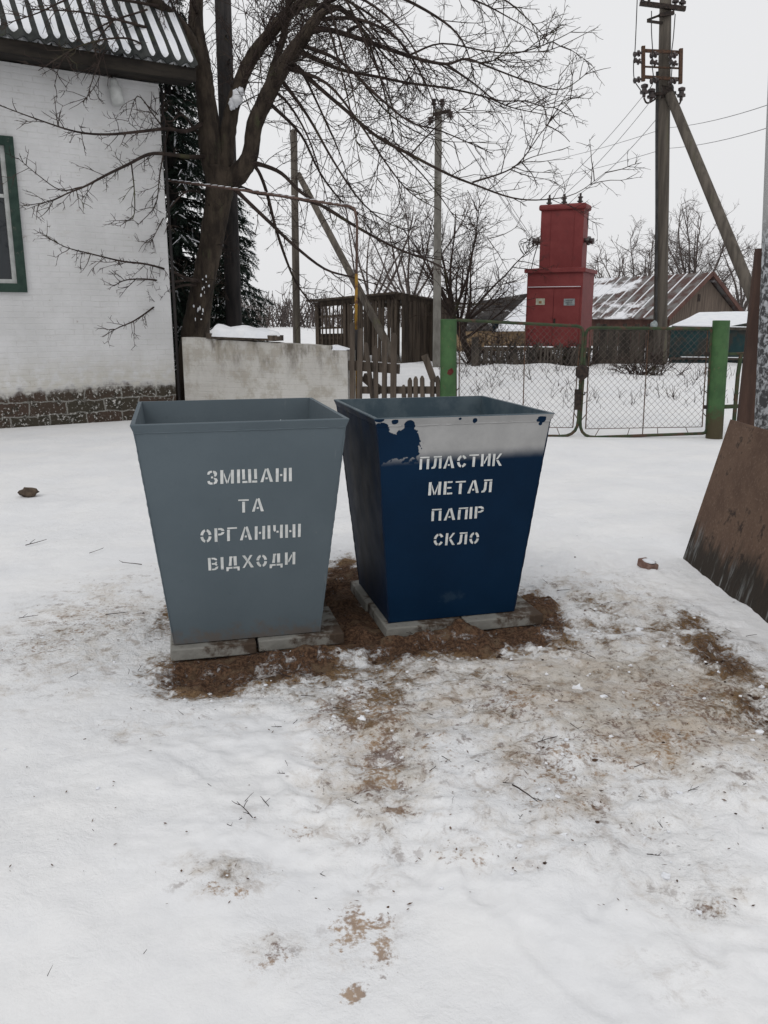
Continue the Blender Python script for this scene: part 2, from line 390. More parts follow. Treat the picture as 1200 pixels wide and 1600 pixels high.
# ------------------------------------------------------------------ the two waste bins
def ellipse_sector(cx, cy, rx, ry, ix, iy, a0, a1, k=7):
    o = []; i_ = []
    for j in range(k + 1):
        a = R(lerp(a0, a1, j / k)); o.append((cx + rx * math.cos(a), cy + ry * math.sin(a))); i_.append((cx + ix * math.cos(a), cy + iy * math.sin(a)))
    return o + i_[::-1]
def rc(x0, y0, x1, y1): return [(x0, y0), (x1, y0), (x1, y1), (x0, y1)]
_L, _R2 = rc(0, 0, .2, 1), None
_O = [ellipse_sector(.41, .5, .41, .5, .2, .33, a, b) for a, b in ((8, 78), (102, 172), (188, 258), (282, 352))]
GLY = {
 'П': (.78, [rc(0, 0, .2, .83), rc(.58, 0, .78, .83), rc(.02, .89, .78, 1)]),
 'Л': (.80, [rc(.6, 0, .8, .83), rc(.14, .89, .8, 1), [(.2, .83), (.4, .83), (.37, .2), (.26, .03), (0, 0), (0, .11), (.15, .2), (.18, .4)]]),
 'А': (.92, [[(0, 0), (.21, 0), (.44, .92), (.36, 1)], [(.48, 1), (.60, 1), (.92, 0), (.69, 0), (.44, .90)], rc(.37, .20, .53, .33)]),
 'С': (.80, [ellipse_sector(.41, .5, .41, .5, .2, .33, a, b) for a, b in ((28, 84), (102, 172), (188, 258), (276, 332))]),
 'О': (.82, _O),
 'Т': (.80, [rc(0, .89, .8, 1), rc(.3, 0, .51, .82)]),
 'И': (.80, [rc(0, 0, .21, 1), rc(.59, 0, .8, 1), [(.26, .2), (.32, .2), (.54, .66), (.54, .82), (.5, .82), (.26, .36)]]),
 'К': (.82, [rc(0, 0, .2, 1), [(.27, .54), (.44, .56), (.76, 1), (.57, 1)], [(.3, .46), (.48, .5), (.82, 0), (.6, 0)]]),
 'М': (.96, [rc(0, 0, .21, 1), rc(.75, 0, .96, 1), [(.25, .58), (.25, .84), (.48, .18), (.45, .02), (.42, .02)], [(.71, .58), (.71, .84), (.5, .18), (.52, .02), (.55, .02)]]),
 'Е': (.70, [rc(0, 0, .21, 1), rc(.27, .88, .66, 1), rc(.27, .44, .6, .56), rc(.27, 0, .70, .13)]),
 'Р': (.74, [rc(0, 0, .21, 1), [(.27, 1), (.52, 1), (.68, .92), (.74, .78), (.54, .78), (.46, .86), (.27, .87)], [(.27, .46), (.5, .47), (.68, .56), (.74, .70), (.54, .70), (.46, .60), (.27, .59)]]),
 'І': (.21, [rc(0, 0, .21, 1)]),
 'З': (.74, [[(0, .74), (.06, .92), (.2, 1), (.35, 1), (.35, .86), (.22, .84), (.15, .72)], [(.42, 1), (.6, .96), (.7, .82), (.68, .66), (.56, .55), (.48, .62), (.5, .74), (.42, .86)], rc(.27, .45, .42, .58),
             [(.5, .49), (.68, .42), (.74, .27), (.66, .08), (.44, 0), (.44, .14), (.53, .22), (.52, .34), (.45, .41)], [(.37, 0), (.37, .14), (.22, .16), (.16, .28), (0, .24), (.06, .07), (.2, 0)]]),
 'Ш': (1.06, [rc(.0, .26, .2, 1), rc(0, 0, .36, .15), rc(.43, 0, .64, 1), rc(.86, .26, 1.06, 1), rc(.7, 0, 1.06, .15)]),
 'Н': (.78, [rc(0, 0, .21, 1), rc(.57, 0, .78, 1), rc(.31, .42, .47, .57)]),
 'Г': (.74, [rc(0, 0, .21, .84), rc(.02, .89, .74, 1)]),
 'Ч': (.74, [[(0, 1), (.2, 1), (.2, .56), (.1, .5), (.02, .62)], rc(.26, .42, .42, .56), rc(.53, 0, .74, 1)]),
 'В': (.74, [rc(0, 0, .21, 1), [(.27, 1), (.5, .99), (.66, .9), (.68, .78), (.52, .8), (.44, .87), (.27, .88)], [(.27, .45), (.27, .57), (.48, .57), (.58, .68), (.68, .66), (.62, .52), (.70, .40), (.58, .34), (.48, .45)], [(.27, 0), (.52, .01), (.7, .12), (.74, .28), (.56, .25), (.46, .13), (.27, .12)]]),
 'Д': (1.0, [[(.18, .26), (.40, .26), (.44, .86), (.5, .90), (.5, 1), (.26, 1), (.24, .6)], [(.56, 1), (.80, 1), (.80, .26), (.58, .26)], [(0, -.16), (.16, -.16), (.2, .02), (.46, .02), (.46, .16), (0, .16)], [(.53, .02), (.82, .02), (.84, -.16), (1.0, -.16), (1.0, .16), (.53, .16)]]),
 'Х': (.86, [[(0, 0), (.15, 0), (.78, 1), (.60, 1)], [(0, 1), (.22, 1), (.40, .70), (.31, .54)], [(.44, .42), (.53, .56), (.86, 0), (.62, 0)]]),
}
def bin_mats():
    # grey paint
    t = NT('grey_bin_paint')
    c = t.mix(t.ss(t.noise(2.2, 5, .6), .35, .7), (.089, .114, .131), (.101, .128, .146))
    c = t.mix(t.math('MULTIPLY', t.ss(t.noise(30, 4, .7), .60, .75), .25), c, (.060, .074, .085))
    c = t.mix(t.math('MULTIPLY', t.ss(t.noise(9, 6, .7), .66, .76), .30), c, (.30, .30, .28))
    x, y, z = t.xyz()
    spl = t.math('ADD', z, t.math('MULTIPLY', t.math('SUBTRACT', t.noise(20, 6, .7), .5), .28)); c = t.mix(t.math('MULTIPLY', t.ss(spl, .085, -.01), .65), c, (.12, .09, .068))
    scr = t.ss(t.noise(16, 4, .6, t.map((1, 1, .08), (0, 0, 0), (.2, .35, 0))), .66, .71); c = t.mix(t.math('MULTIPLY', scr, .30), c, (.17, .19, .20))
    g = t.fin(c, t.math('ADD', t.math('MULTIPLY', t.noise(14), .25), .48), t.math('ADD', t.math('MULTIPLY', t.noise(60, 3), .25), t.math('MULTIPLY', t.noise(2.6, 3), 2.0)), .25, .010, spec=.2)
    # plain blue paint with grime (rim and sides)
    t = NT('dark_blue_bin_paint')
    x, y, z = t.xyz()
    c = t.mix(t.ss(t.noise(3, 5, .6), .35, .7), (.0018, .0115, .034), (.0028, .0150, .043))
    gr = t.math('MULTIPLY', t.ss(t.noise(5, 7, .7, t.map((1, 1, .35))), .42, .66), .55)
    c = t.mix(gr, c, (.016, .0155, .015))
    b = t.fin(c, t.math('ADD', t.math('MULTIPLY', t.noise(8), .3), .5), t.noise(60, 3), .1, .004, spec=.2)
    # front sheet: blue with a band left in light grey, sprayed lower edge, spilt blue at its left end
    t = NT('blue_front_paint')
    x, y, z = t.xyz()
    n = t.noise(7, 6, .65); nf = t.noise(38, 5, .65)
    base = t.mix(t.ss(t.noise(2.4, 5, .6), .35, .7), (.0008, .0135, .038), (.0012, .0170, .047))
    base = t.mix(t.math('MULTIPLY', t.ss(nf, .62, .8), .15), base, (.010, .018, .035))
    grey = t.mix(t.ss(n, .35, .7), (.335, .337, .335), (.39, .39, .388))
    zz = t.math('ADD', z, t.math('MULTIPLY', x, -.015))
    zz = t.math('ADD', zz, t.math('MULTIPLY', t.math('SUBTRACT', n, .5), .018))
    band = t.math('MULTIPLY', t.ss(zz, BAND - .035, BAND + .035), t.math('ADD', .93, t.math('MULTIPLY', nf, .07)))
    # spilt blue
    def blob(cx, cz, rx, rz):
        dx = t.math('DIVIDE', t.math('SUBTRACT', x, cx), rx); dz = t.math('DIVIDE', t.math('SUBTRACT', z, cz), rz)
        return t.math('SQRT', t.math('ADD', t.math('MULTIPLY', dx, dx), t.math('MULTIPLY', dz, dz)))
    d = None
    for a in BLOBS:
        q = blob(*a); d = q if d is None else t.math('MINIMUM', d, q)
    d = t.math('ADD', d, t.math('MULTIPLY', t.math('SUBTRACT', t.noise(11, 3, .6, dist=2.0), .5), 1.5))
    d = t.math('ADD', d, t.math('MULTIPLY', t.math('SUBTRACT', t.noise(45, 5, .7), .5), .5))
    spill = t.ss(d, 1.04, .96)
    band = t.math('MULTIPLY', band, t.math('SUBTRACT', 1.0, spill))
    c = t.mix(band, base, grey)
    dd = blob(*CHALK); dd = t.math('ADD', dd, t.math('MULTIPLY', t.math('SUBTRACT', nf, .5), 2.4))
    c = t.mix(t.math('MULTIPLY', t.ss(dd, 1.0, .2), .12), c, (.10, .15, .17))
    f = t.fin(c, t.math('ADD', t.math('MULTIPLY', t.noise(8), .25), .50), t.math('ADD', t.math('MULTIPLY', t.noise(60, 3), .25), t.math('MULTIPLY', t.noise(2.6, 3), 2.0)), .25, .010, spec=.13)
    # inside of the blue bin, thin grey-blue coat
    t = NT('blue_bin_inner_paint')
    c = t.mix(t.ss(t.noise(5, 6, .65), .40, .62), (.040, .066, .085), (.075, .104, .122))
    i_ = t.fin(c, .5, t.noise(50, 3), .1, .004, spec=.3)
    return g, b, f, i_
m_letter = pm('white_stencil_paint', (.55, .57, .56), (.68, .69, .68), 30, .75, .05, stain=((.30, .33, .34), 22, .60, .74))

def bin_builder(spec, name, label, zt, mats, lines, hold=None):
    outer, front, inner, rimm = mats
    base_z = .062
    root = empty(name, (spec['c'][0], spec['c'][1], base_z), spec['yaw'])
    tag(root, label, 'waste bin', 'metal waste bins on the slabs')
    ht = zt - base_z
    fl = .014; zb = ht - .032                        # flange reach, body top
    def loop(w_, d_, z): return [(-w_ / 2, -d_ / 2, z), (w_ / 2, -d_ / 2, z), (w_ / 2, d_ / 2, z), (-w_ / 2, d_ / 2, z)]
    bw, bd = spec['bw'], spec['bd']; tw, td = spec['tw'] - 2 * fl, spec['td'] - 2 * fl
    th = .005
    m = MB()
    lo, up = loop(bw, bd, 0), loop(tw, td, zb)
    lo2, up2 = loop(bw - 2 * th, bd - 2 * th, .012), loop(tw + 2 * fl - .038, td + 2 * fl - .038, ht - .0015)
    m.add(lo + up, [(1, 2, 6, 5), (2, 3, 7, 6), (3, 0, 4, 7), (3, 2, 1, 0)])
    m.cm = 1; m.add(lo + up, [(0, 1, 5, 4)])
    m.cm = 2; m.add(lo2 + up2, [(0, 4, 5, 1), (1, 5, 6, 2), (2, 6, 7, 3), (3, 7, 4, 0), (0, 1, 2, 3)])
    m.cm = 0
    for i in range(4):                                  # weld beads down the corners, along the foot and under the rim
        a_, b_ = Vector(lo[i]), Vector(up[i]); n_ = 60
        m.tube([a_.lerp(b_, k / n_) for k in range(n_ + 1)], [.0032 + random.uniform(-.0012, .0012) for k in range(n_ + 1)], 6)
        m.cm = 1 if i == 0 else 0; a_, b_ = Vector(up[i]), Vector(up[(i + 1) % 4]); m.tube([a_.lerp(b_, k / 40) + Vector((0, 0, -.006 + random.uniform(-.001, .001))) for k in range(41)], [.003 + random.uniform(-.001, .001) for k in range(41)], 5); m.cm = 0
    m.build('body', [outer, front, inner], root, local=True)
    # flared rim of bent sheet
    m = MB()
    a, b = loop(tw + .003, td + .003, zb - .004), loop(tw + 2 * fl, td + 2 * fl, ht - .004)
    c_, d_ = loop(tw + 2 * fl - .003, td + 2 * fl - .003, ht), loop(tw + 2 * fl - .038, td + 2 * fl - .038, ht - .0005)
    e_ = loop(tw + .012, td + .012, zb - .012)
    L = a + b + c_ + d_
    for i in range(4):
        j = (i + 1) % 4
        m.cm = 2 if i == 0 else 0; m.add([L[i], L[j], L[4 + j], L[4 + i]], [(0, 1, 2, 3)])
        m.cm = 1; m.add([L[4 + i], L[4 + j], L[8 + j], L[8 + i]], [(0, 1, 2, 3)])
        m.cm = 1; m.add([L[8 + i], L[8 + j], L[12 + j], L[12 + i]], [(0, 1, 2, 3)])
        m.cm = 0; m.add([L[12 + i], L[12 + j], L[j], L[i]], [(0, 1, 2, 3)])
    m.build('rim', rimm, root, local=True)
    # lettering on the front sheet
    Mx = XF[root]
    f0 = Mx @ Vector((0, -bd / 2, 0)); f1 = Mx @ Vector((0, -td / 2, zb))
    ax = (Mx.to_3x3() @ Vector((1, 0, 0))).normalized(); ay = (f1 - f0).normalized(); an = ax.cross(ay).normalized()
    for txt, bl, br, tl in lines:
        pb, pr, pt = (on_plane(*q, f0, an) for q in (bl, br, tl))
        ex = pr - pb; wid = ex.length; ex.normalize(); ey = (pt - pb)
        ey = ey - ex * ey.dot(ex); hgt = ey.length; ey.normalize()
        # natural widths then fit
        gap = .20
        tot = sum(GLY[ch][0] for ch in txt) + gap * (len(txt) - 1)
        sx = wid / tot
        m = MB(); p = 0
        for ch in txt:
            wd, polys = GLY[ch]
            jx, jy, rt = random.uniform(-.02, .02), random.uniform(-.025, .025), random.uniform(-.02, .02)
            for poly in polys:
                pts = [pb + ex * ((p + gx + jx + gy * rt) * sx) + ey * ((gy + jy) * hgt) + an * .0012 for gx, gy in poly]
                ar = sum(poly[i][0] * poly[(i + 1) % len(poly)][1] - poly[(i + 1) % len(poly)][0] * poly[i][1] for i in range(len(poly)))
                if ar < 0: pts = pts[::-1]
                m.prism(pts, an * .0006)
            p += wd + gap
        m.build('stencil_lettering', m_letter, root)
    return root
# position of the painted band etc. in the blue bin's own frame
_zt = {'g': 1.078, 'b': 1.068}
_bm = Matrix.Translation((BLUE['c'][0], BLUE['c'][1], .062)) @ Matrix.Rotation(BLUE['yaw'], 4, 'Z')
def blue_local(px, py):
    bd, td, zb = BLUE['bd'], BLUE['td'] - .028, _zt['b'] - .062 - .032
    f0 = _bm @ Vector((0, -bd / 2, 0)); f1 = _bm @ Vector((0, -td / 2, zb))
    ax = _bm.to_3x3() @ Vector((1, 0, 0)); n = ax.cross((f1 - f0).normalized())
    return _bm.inverted() @ on_plane(px, py, f0, n)
BAND = (blue_local(790, 706).z + blue_local(680, 715).z) / 2
def _bl(px, py, rx, ry):
    c = blue_local(px, py); return (c.x, c.z, abs(blue_local(px + rx, py).x - c.x), abs(blue_local(px, py + ry).z - c.z))
BLOBS = [_bl(638, 695, 20, 28), _bl(612, 700, 22, 20), _bl(596, 676, 13, 14), _bl(640, 668, 9, 12), _bl(588, 705, 12, 30), _bl(616, 659, 6, 4), _bl(742, 657, 4, 4), _bl(718, 654, 2.5, 2), _bl(846, 655, 7, 5), _bl(844, 662, 3, 3), _bl(592, 655, 9, 4)]
CHALK = _bl(705, 932, 24, 10)
gmat, bmat, fmat, imat = bin_mats()
g = bin_builder(GREY, 'waste_bin', 'grey metal waste bin with four lines of white stencilled words, left of the blue one', _zt['g'], (gmat, gmat, gmat, [gmat, gmat, gmat]), [
    ('ЗМІШАНІ', (323.7, 757), (456, 751.7), (323.7, 735.5)), ('ТА', (372.8, 800.6), (411.8, 799), (373, 780)),
    ('ОРГАНІЧНІ', (313.5, 847.6), (469.4, 839.2), (313.3, 826.5)), ('ВІДХОДИ', (325.6, 891), (461.5, 881.5), (325, 871.5))], None)
b = bin_builder(BLUE, 'waste_bin', 'dark blue metal waste bin with a bare grey band under its rim', _zt['b'], (bmat, fmat, imat, [bmat, imat, fmat]), [
    ('ПЛАСТИК', (655, 733.5), (783.7, 727), (654, 714)), ('МЕТАЛ', (669, 774.3), (767, 768.7), (668.5, 754)),
    ('ПАПІР', (673.8, 814), (755.2, 809), (673, 795.5)), ('СКЛО', (676.8, 852.7), (747.3, 849), (676, 834))], None)
# crumbs of snow on the grey rim
m = MB()
rt = XF[g]
for i in range(9):
    q = rt @ Vector((.16 + random.gauss(0, .05), -.45 + random.gauss(0, .004), _zt['g'] - .062 - .012)); m.lump(q, random.uniform(.004, .009), i, .4, 5, 4)
tag(m.build('snow_crumbs', m_snow, at=rt @ Vector((.16, -.45, 1.0))), 'few white snow crumbs on the front rim of the grey bin', 'snow', None, 'stuff')

# ------------------------------------------------------------------ concrete slabs under the bins
m_slab = pm('slab_concrete', (.19, .187, .17), (.29, .285, .262), 6, .9, .5, 45, stain=((.06, .042, .030), 6, .46, .60))
def slab(spec, x0, x1, y0, y1, z, label, seed):
    Mx = Matrix.Translation((spec['c'][0], spec['c'][1], 0)) @ Matrix.Rotation(spec['yaw'], 4, 'Z')
    c = Mx @ Vector(((x0 + x1) / 2, (y0 + y1) / 2, z))
    m = MB(); random.seed(seed)
    m.box(c, (x1 - x0, y1 - y0, .055), Matrix.Rotation(spec['yaw'] + random.uniform(-.012, .012), 3, 'Z') @ Matrix.Rotation(random.uniform(-.006, .006), 3, 'X'))
    o = m.build('paving_slab', m_slab, at=(c.x, c.y, 0), bevel=.006)
    tag(o, label, 'paving slab', 'concrete paving slabs under the bins')
slab(GREY, -.348, .032, -.378, .02, .030, 'pale concrete slab under the front left corner of the grey bin', 1)
slab(GREY, .040, .440, -.362, .02, .0305, 'concrete slab under the front right corner of the grey bin', 2)
slab(GREY, .045, .435, .026, .41, .030, 'concrete slab under the back right corner of the grey bin', 3)
slab(BLUE, -.352, .040, -.375, .015, .030, 'cracked concrete slab under the front left corner of the blue bin', 4)
slab(BLUE, .048, .455, -.375, .015, .0305, 'concrete slab under the front right corner of the blue bin', 5)
slab(BLUE, -.362, .03, .021, .40, .030, 'concrete slab under the back left corner of the blue bin', 6)
# ------------------------------------------------------------------ white brick house
HM = Matrix.Translation(HC) @ Matrix.Rotation(HANG, 4, 'Z')
HMI = HM.inverted()
def hl(px, py): return HMI @ on_plane(px, py, HC, WN)
house = empty('brick_house', HC, HANG)
tag(house, 'whitewashed brick house with a snow-streaked corrugated roof and a green window', 'house')
def brick_mat(name, zlo, zhi, dirty, old=False):
    t = NT(name); x, y, z = t.xyz()
    cx = t.n('ShaderNodeCombineXYZ'); t.ln(t.math('ADD', x, t.math('MULTIPLY', y, 1.0)), cx.inputs[0]); t.ln(t.math('ADD', z, t.math('MULTIPLY', t.math('SUBTRACT', t.noise(.9, 3), .5), .05)), cx.inputs[1])
    br = t.n('ShaderNodeTexBrick'); t.ln(cx.outputs[0], br.inputs['Vector'])
    br.inputs['Scale'].default_value = 1; br.inputs['Brick Width'].default_value = .26; br.inputs['Row Height'].default_value = .078
    br.inputs['Mortar Size'].default_value = .010; br.inputs['Mortar Smooth'].default_value = .6; br.inputs['Bias'].default_value = 0
    br.inputs['Color1'].default_value = (.105, .058, .042, 1); br.inputs['Color2'].default_value = (.075, .066, .045, 1); br.inputs['Mortar'].default_value = (.30, .29, .27, 1)
    n1, n2, n3 = t.noise(1.1, 6, .62), t.noise(6, 7, .68), t.noise(26, 5, .65)
    lime = t.mix(t.ss(n1, .35, .68), (.52, .52, .52), (.615, .615, .62))
    lime = t.mix(t.math('MULTIPLY', t.ss(t.noise(3, 7, .7, t.map((1, 1, 2.2))), .55, .72), dirty), lime, (.36, .33, .275))
    lime = t.mix(t.math('MULTIPLY', t.math('MULTIPLY', t.ss(br.outputs['Fac'], .3, .9), t.math('MULTIPLY', t.ss(n2, .42, .62), t.ss(t.noise(.9, 4), .38, .62))), .38), lime, (.36, .35, .33))
    if old:
        lime = t.mix(t.ss(n1, .3, .7), (.40, .385, .36), (.49, .48, .455))
        dz_ = t.math('MULTIPLY', t.ss(t.noise(2.6, 7, .7, t.map((1.6, 1, .6))), .44, .66), t.ss(t.math('ADD', z, t.math('MULTIPLY', n2, .5)), .75, 1.35))
        lime = t.mix(t.math('MULTIPLY', dz_, .95), lime, (.115, .10, .08))
        lime = t.mix(t.math('MULTIPLY', t.ss(t.noise(2.7, 7, .72), .46, .60), .60), lime, (.29, .265, .22))
    # worn through spots
    lime = t.mix(t.math('MULTIPLY', t.ss(t.math('ADD', t.math('MULTIPLY', n2, .7), t.math('MULTIPLY', n3, .35)), .635, .69), .55), lime, (.22, .17, .14))
    wv = t.n('ShaderNodeVectorMath', operation='ADD'); t.ln(cx.outputs[0], wv.inputs[0]); wn = t.n('ShaderNodeVectorMath', operation='SCALE'); t.ln(t.noise(4.5, 4, .6), wn.inputs[0]); wn.inputs['Scale'].default_value = .10; t.ln(wn.outputs[0], wv.inputs[1])
    b2 = t.n('ShaderNodeTexBrick'); t.ln(wv.outputs[0], b2.inputs['Vector'])
    b2.inputs['Scale'].default_value = 1; b2.inputs['Brick Width'].default_value = .52; b2.inputs['Row Height'].default_value = .185; b2.inputs['Mortar Size'].default_value = .012; b2.inputs['Mortar Smooth'].default_value = .4
    b2.inputs['Color1'].default_value = (.062, .043, .034, 1); b2.inputs['Color2'].default_value = (.046, .041, .031, 1); b2.inputs['Mortar'].default_value = (.20, .195, .18, 1)
    raw = t.mix(t.ss(n2, .46, .66), b2.outputs['Color'], (.028, .026, .019))
    raw = t.mix(t.ss(t.math('ADD', n3, t.math('MULTIPLY', n2, .5)), .80, .92), raw, (.45, .44, .42))
    k = t.math('ADD', z, t.math('MULTIPLY', t.math('SUBTRACT', n2, .5), .42))
    k = t.math('ADD', k, t.math('MULTIPLY', t.math('SUBTRACT', n1, .5), .25))
    c = t.mix(t.ss(k, zlo, zhi), raw, lime)
    # yellow-green damp just above
    dk = t.math('MULTIPLY', t.math('MULTIPLY', t.ss(k, zhi + .55, zhi), t.ss(k, zlo, zhi)), t.ss(n2, .35, .6))
    c = t.mix(t.math('MULTIPLY', dk, .35), c, (.34, .30, .19))
    h = t.math('ADD', t.math('MULTIPLY', br.outputs['Fac'], -.55), t.math('ADD', t.math('MULTIPLY', n3, .8), t.math('MULTIPLY', n2, 1.2)))
    return t.fin(c, .92, h, .5, .007, spec=.15)
z_raw = hl(100, 606).z
m_hwall = brick_mat('whitewashed_brick', z_raw - .10, z_raw + .06, .22)
wt = hl(258, 133).z                                     # wall top
wR = hl(41, 451); wRt = hl(26, 221)
wx1 = (wR.x + wRt.x) / 2 - .07; wz0 = wR.z; wz1 = wRt.z; wx0 = wx1 - 1.25
HL, HD = 11.0, 6.0
m = MB()
zb = -.3
for (a, b_, c_, d_) in ((-HL, wx0, zb, wt), (wx0, wx1, zb, wz0), (wx0, wx1, wz1, wt), (wx1, 0, zb, wt)):
    m.add([(a, 0, c_), (b_, 0, c_), (b_, 0, d_), (a, 0, d_)], [(0, 1, 2, 3)])
RV = .14
m.add([(wx0, 0, wz0), (wx1, 0, wz0), (wx1, 0, wz1), (wx0, 0, wz1), (wx0, RV, wz0), (wx1, RV, wz0), (wx1, RV, wz1), (wx0, RV, wz1)],
      [(0, 4, 5, 1), (1, 5, 6, 2), (2, 6, 7, 3), (3, 7, 4, 0)])
rid = wt + .15 + (HD / 2 + .38) * 1.1
m.add([(0, 0, zb), (0, HD, zb), (0, HD, wt), (0, HD / 2, rid - .25), (0, 0, wt)], [(0, 1, 2, 3, 4)])
m.add([(-HL, 0, zb), (-HL, HD, zb), (-HL, HD, wt), (-HL, HD / 2, rid - .25), (-HL, 0, wt)], [(4, 3, 2, 1, 0)])
m.add([(-HL, HD, zb), (0, HD, zb), (0, HD, wt), (-HL, HD, wt)], [(3, 2, 1, 0)])
m.build('wall', m_hwall, house, local=True)
# eaves boards
m_eave = pm('eaves_boards', (.012, .010, .009), (.030, .025, .020), 9, .9, .5, 30, (.2, 1, 1))
m = MB()
m.box((-HL / 2 + .15, -.375, wt + .09), (HL + .54, .035, .17)); m.box((-HL / 2 + .15, -.17, wt + .035), (HL + .50, .36, .03))
m.box((-HL / 2 + .15, -.36, wt + .018), (HL + .5, .05, .03))
m.box((.40, HD / 2 - .05, wt + .10), (.03, .6, .14)); 
m.bar((.41, -.36, wt + .12), (.41, HD / 2, rid - .12), .03, .17); m.bar((.2, -.34, wt + .08), (.2, HD / 2, rid - .16), .40, .03)
m.build('eaves', m_eave, house, local=True)
# corrugated roof and the snow lying in its valleys
per, amp, sl_ = .176, .029, 1.1
y0, z0 = -.46, wt + .19
nrm = Vector((0, -sl_, 1)).normalized()
Ls = math.hypot(HD / 2 - y0, (HD / 2 - y0) * sl_)
sdir = Vector((0, 1, sl_)).normalized()
def wave(x): return amp * math.cos(2 * math.pi * (x - .44) / per)
xsr = np.arange(-HL - .3, .4401, per / 8)
m = MB(); vs = []; fs = []
ys_ = [0, .01, Ls * .5, Ls]
for j, s_ in enumerate(ys_):
    for x in xsr:
        p = Vector((x, y0, z0)) + sdir * s_ + nrm * (wave(x)); vs.append(p)
n_ = len(xsr)
for j in range(len(ys_) - 1):
    for i in range(n_ - 1): fs.append((j * n_ + i, j * n_ + i + 1, (j + 1) * n_ + i + 1, (j + 1) * n_ + i))
# thickness at the eave
b0 = len(vs)
for x in xsr: vs.append(Vector((x, y0, z0)) + nrm * (wave(x) - .014))
for i in range(n_ - 1): fs.append((b0 + i, b0 + i + 1, i + 1, i))
b1 = len(vs)
for x in xsr: vs.append(Vector((x, y0, z0)) + sdir * (Ls) + nrm * (wave(x) - .014))
for i in range(n_ - 1): fs.append((b1 + i, b1 + i + 1, b0 + i + 1, b0 + i))
m.add(vs, fs)
rr = Vector((0, HD + .92, 0))                             # far slope
m.add([(-HL - .3, HD / 2, z0 + sdir.z * Ls), (.44, HD / 2, z0 + sdir.z * Ls), (.44, HD - y0, z0), (-HL - .3, HD - y0, z0)], [(0, 1, 2, 3)])
m_slate = pm('old_asbestos_sheet', (.016, .018, .018), (.042, .045, .043), 6, .9, .3, 40, stain=((.03, .034, .02), 3, .55, .7))
roof = m.build('roof', m_slate, house, smooth=False, local=True)
m = MB(); vs = []; fs = []
ss_ = np.concatenate([np.linspace(.03, .5, 12), np.linspace(.6, Ls - .05, 26)])
xsn = np.arange(-HL - .3, .43, per / 12)
for s_ in ss_:
    for x in xsn:
        k = round((x - .44) / per - .5)
        e0 = .10 + .10 * mnoise.noise(Vector((k * 3.7, .3, 0)))           # where this valley's snow begins
        u = s_ + .16 * (abs(((x - .44) / per - .5) - k)) ** 2 * 4 * .5
        hgt = .007 + .010 * mnoise.noise(Vector((x * 2.2, s_ * 1.3, 4))) + .012 * mnoise.noise(Vector((k * 5.1, s_ * 2, 9)))
        cover = min(1, max(0, (u - e0) / .07))
        big = max(0, mnoise.noise(Vector((x * .5, s_ * .8, 2))) - .05) * .05
        vs.append(Vector((x, y0, z0)) + sdir * s_ + nrm * (-.055 + (hgt + big + .055) * cover ** .5))
nn = len(xsn)
for j in range(len(ss_) - 1):
    for i in range(nn - 1): fs.append((j * nn + i, j * nn + i + 1, (j + 1) * nn + i + 1, (j + 1) * nn + i))
m.add(vs, fs)
so2 = m.build('roof_snow', m_snow, roof, smooth=True, local=True)
# window
m_green = pm('green_window_paint', (.012, .030, .023), (.024, .048, .037), 8, .6, .3, 40, stain=((.10, .10, .085), 10, .62, .72))
m_white = pm('white_sash_paint', (.34, .35, .34), (.46, .47, .46), 8, .6, .2)
tg = NT('window_glass'); tg.b.inputs['Base Color'].default_value = (.012, .016, .020, 1); tg.b.inputs['Roughness'].default_value = .06; tg.b.inputs['Specular IOR Level'].default_value = .5
m_glass = tg.mat
win = empty('window', (0, 0, 0)); win.parent = house; win.location = (0, 0, 0); XF[win] = XF[house]
def frame(x0, x1, z0_, z1, wd, y, dp, mt, name, par):
    m = MB()
    for a in ((x0, z0_, x0 + wd, z1), (x1 - wd, z0_, x1, z1)): m.box(((a[0] + a[2]) / 2, y, (z0_ + z1) / 2), (wd, dp, z1 - z0_))
    for a in ((z0_, z0_ + wd), (z1 - wd, z1)): m.box(((x0 + x1) / 2, y, (a[0] + a[1]) / 2), (x1 - x0 - 2 * wd, dp, wd))
    return m.build(name, mt, par, local=True)
bpy.data.objects.remove(win)
win = frame(wx0 - .05, wx1 + .05, wz0 - .05, wz1 + .05, .115, -.012, .06, m_green, 'window', house)
frame(wx0 + .065, wx1 - .065, wz0 + .065, wz1 - .065, .055, .035, .05, m_white, 'sash', win)
m = MB(); m.box(((wx0 + wx1) / 2, .055, (wz0 + wz1) / 2), (wx1 - wx0 - .24, .008, wz1 - wz0 - .24)); m.build('pane', m_glass, win, local=True)
m = MB(); m.box(((wx0 + wx1) / 2, .05, (wz0 + wz1) / 2 + .25), (wx1 - wx0 - .24, .04, .045)); m.build('glazing_bar', m_white, win, local=True)
m = MB(); m.box(((wx0 + wx1) / 2, .09, (wz0 + wz1) / 2 + .1), (wx1 - wx0 - .2, .01, wz1 - wz0 - .2)); m.build('curtain', pm('net_curtain', (.05, .06, .065), (.10, .11, .12), 4, .9, .2, 20, (6, 1, .5)), win, local=True)
# small lamp bracket under the eaves
q = hl(171, 128); q2 = hl(182, 157)
m = MB(); m.tube([(q.x, -.03, q.z + .05), (q.x, -.09, q.z + .06), (q.x + .02, -.12, q.z)], .012, 6)
lb = m.build('lamp_bracket', m_iron, house, local=True)
m = MB(); m.lathe((q.x + .02, -.12, q.z + .02), (.16, -.02, -1), [(0, .035), (.04, .055), (.10, .06), (.12, .085), (.33, .085), (.34, .05)], 12)
m.build('lamp', pm('lamp_shade_enamel', (.40, .41, .40), (.50, .51, .50), 8, .5, .1), lb, smooth=True, local=True)
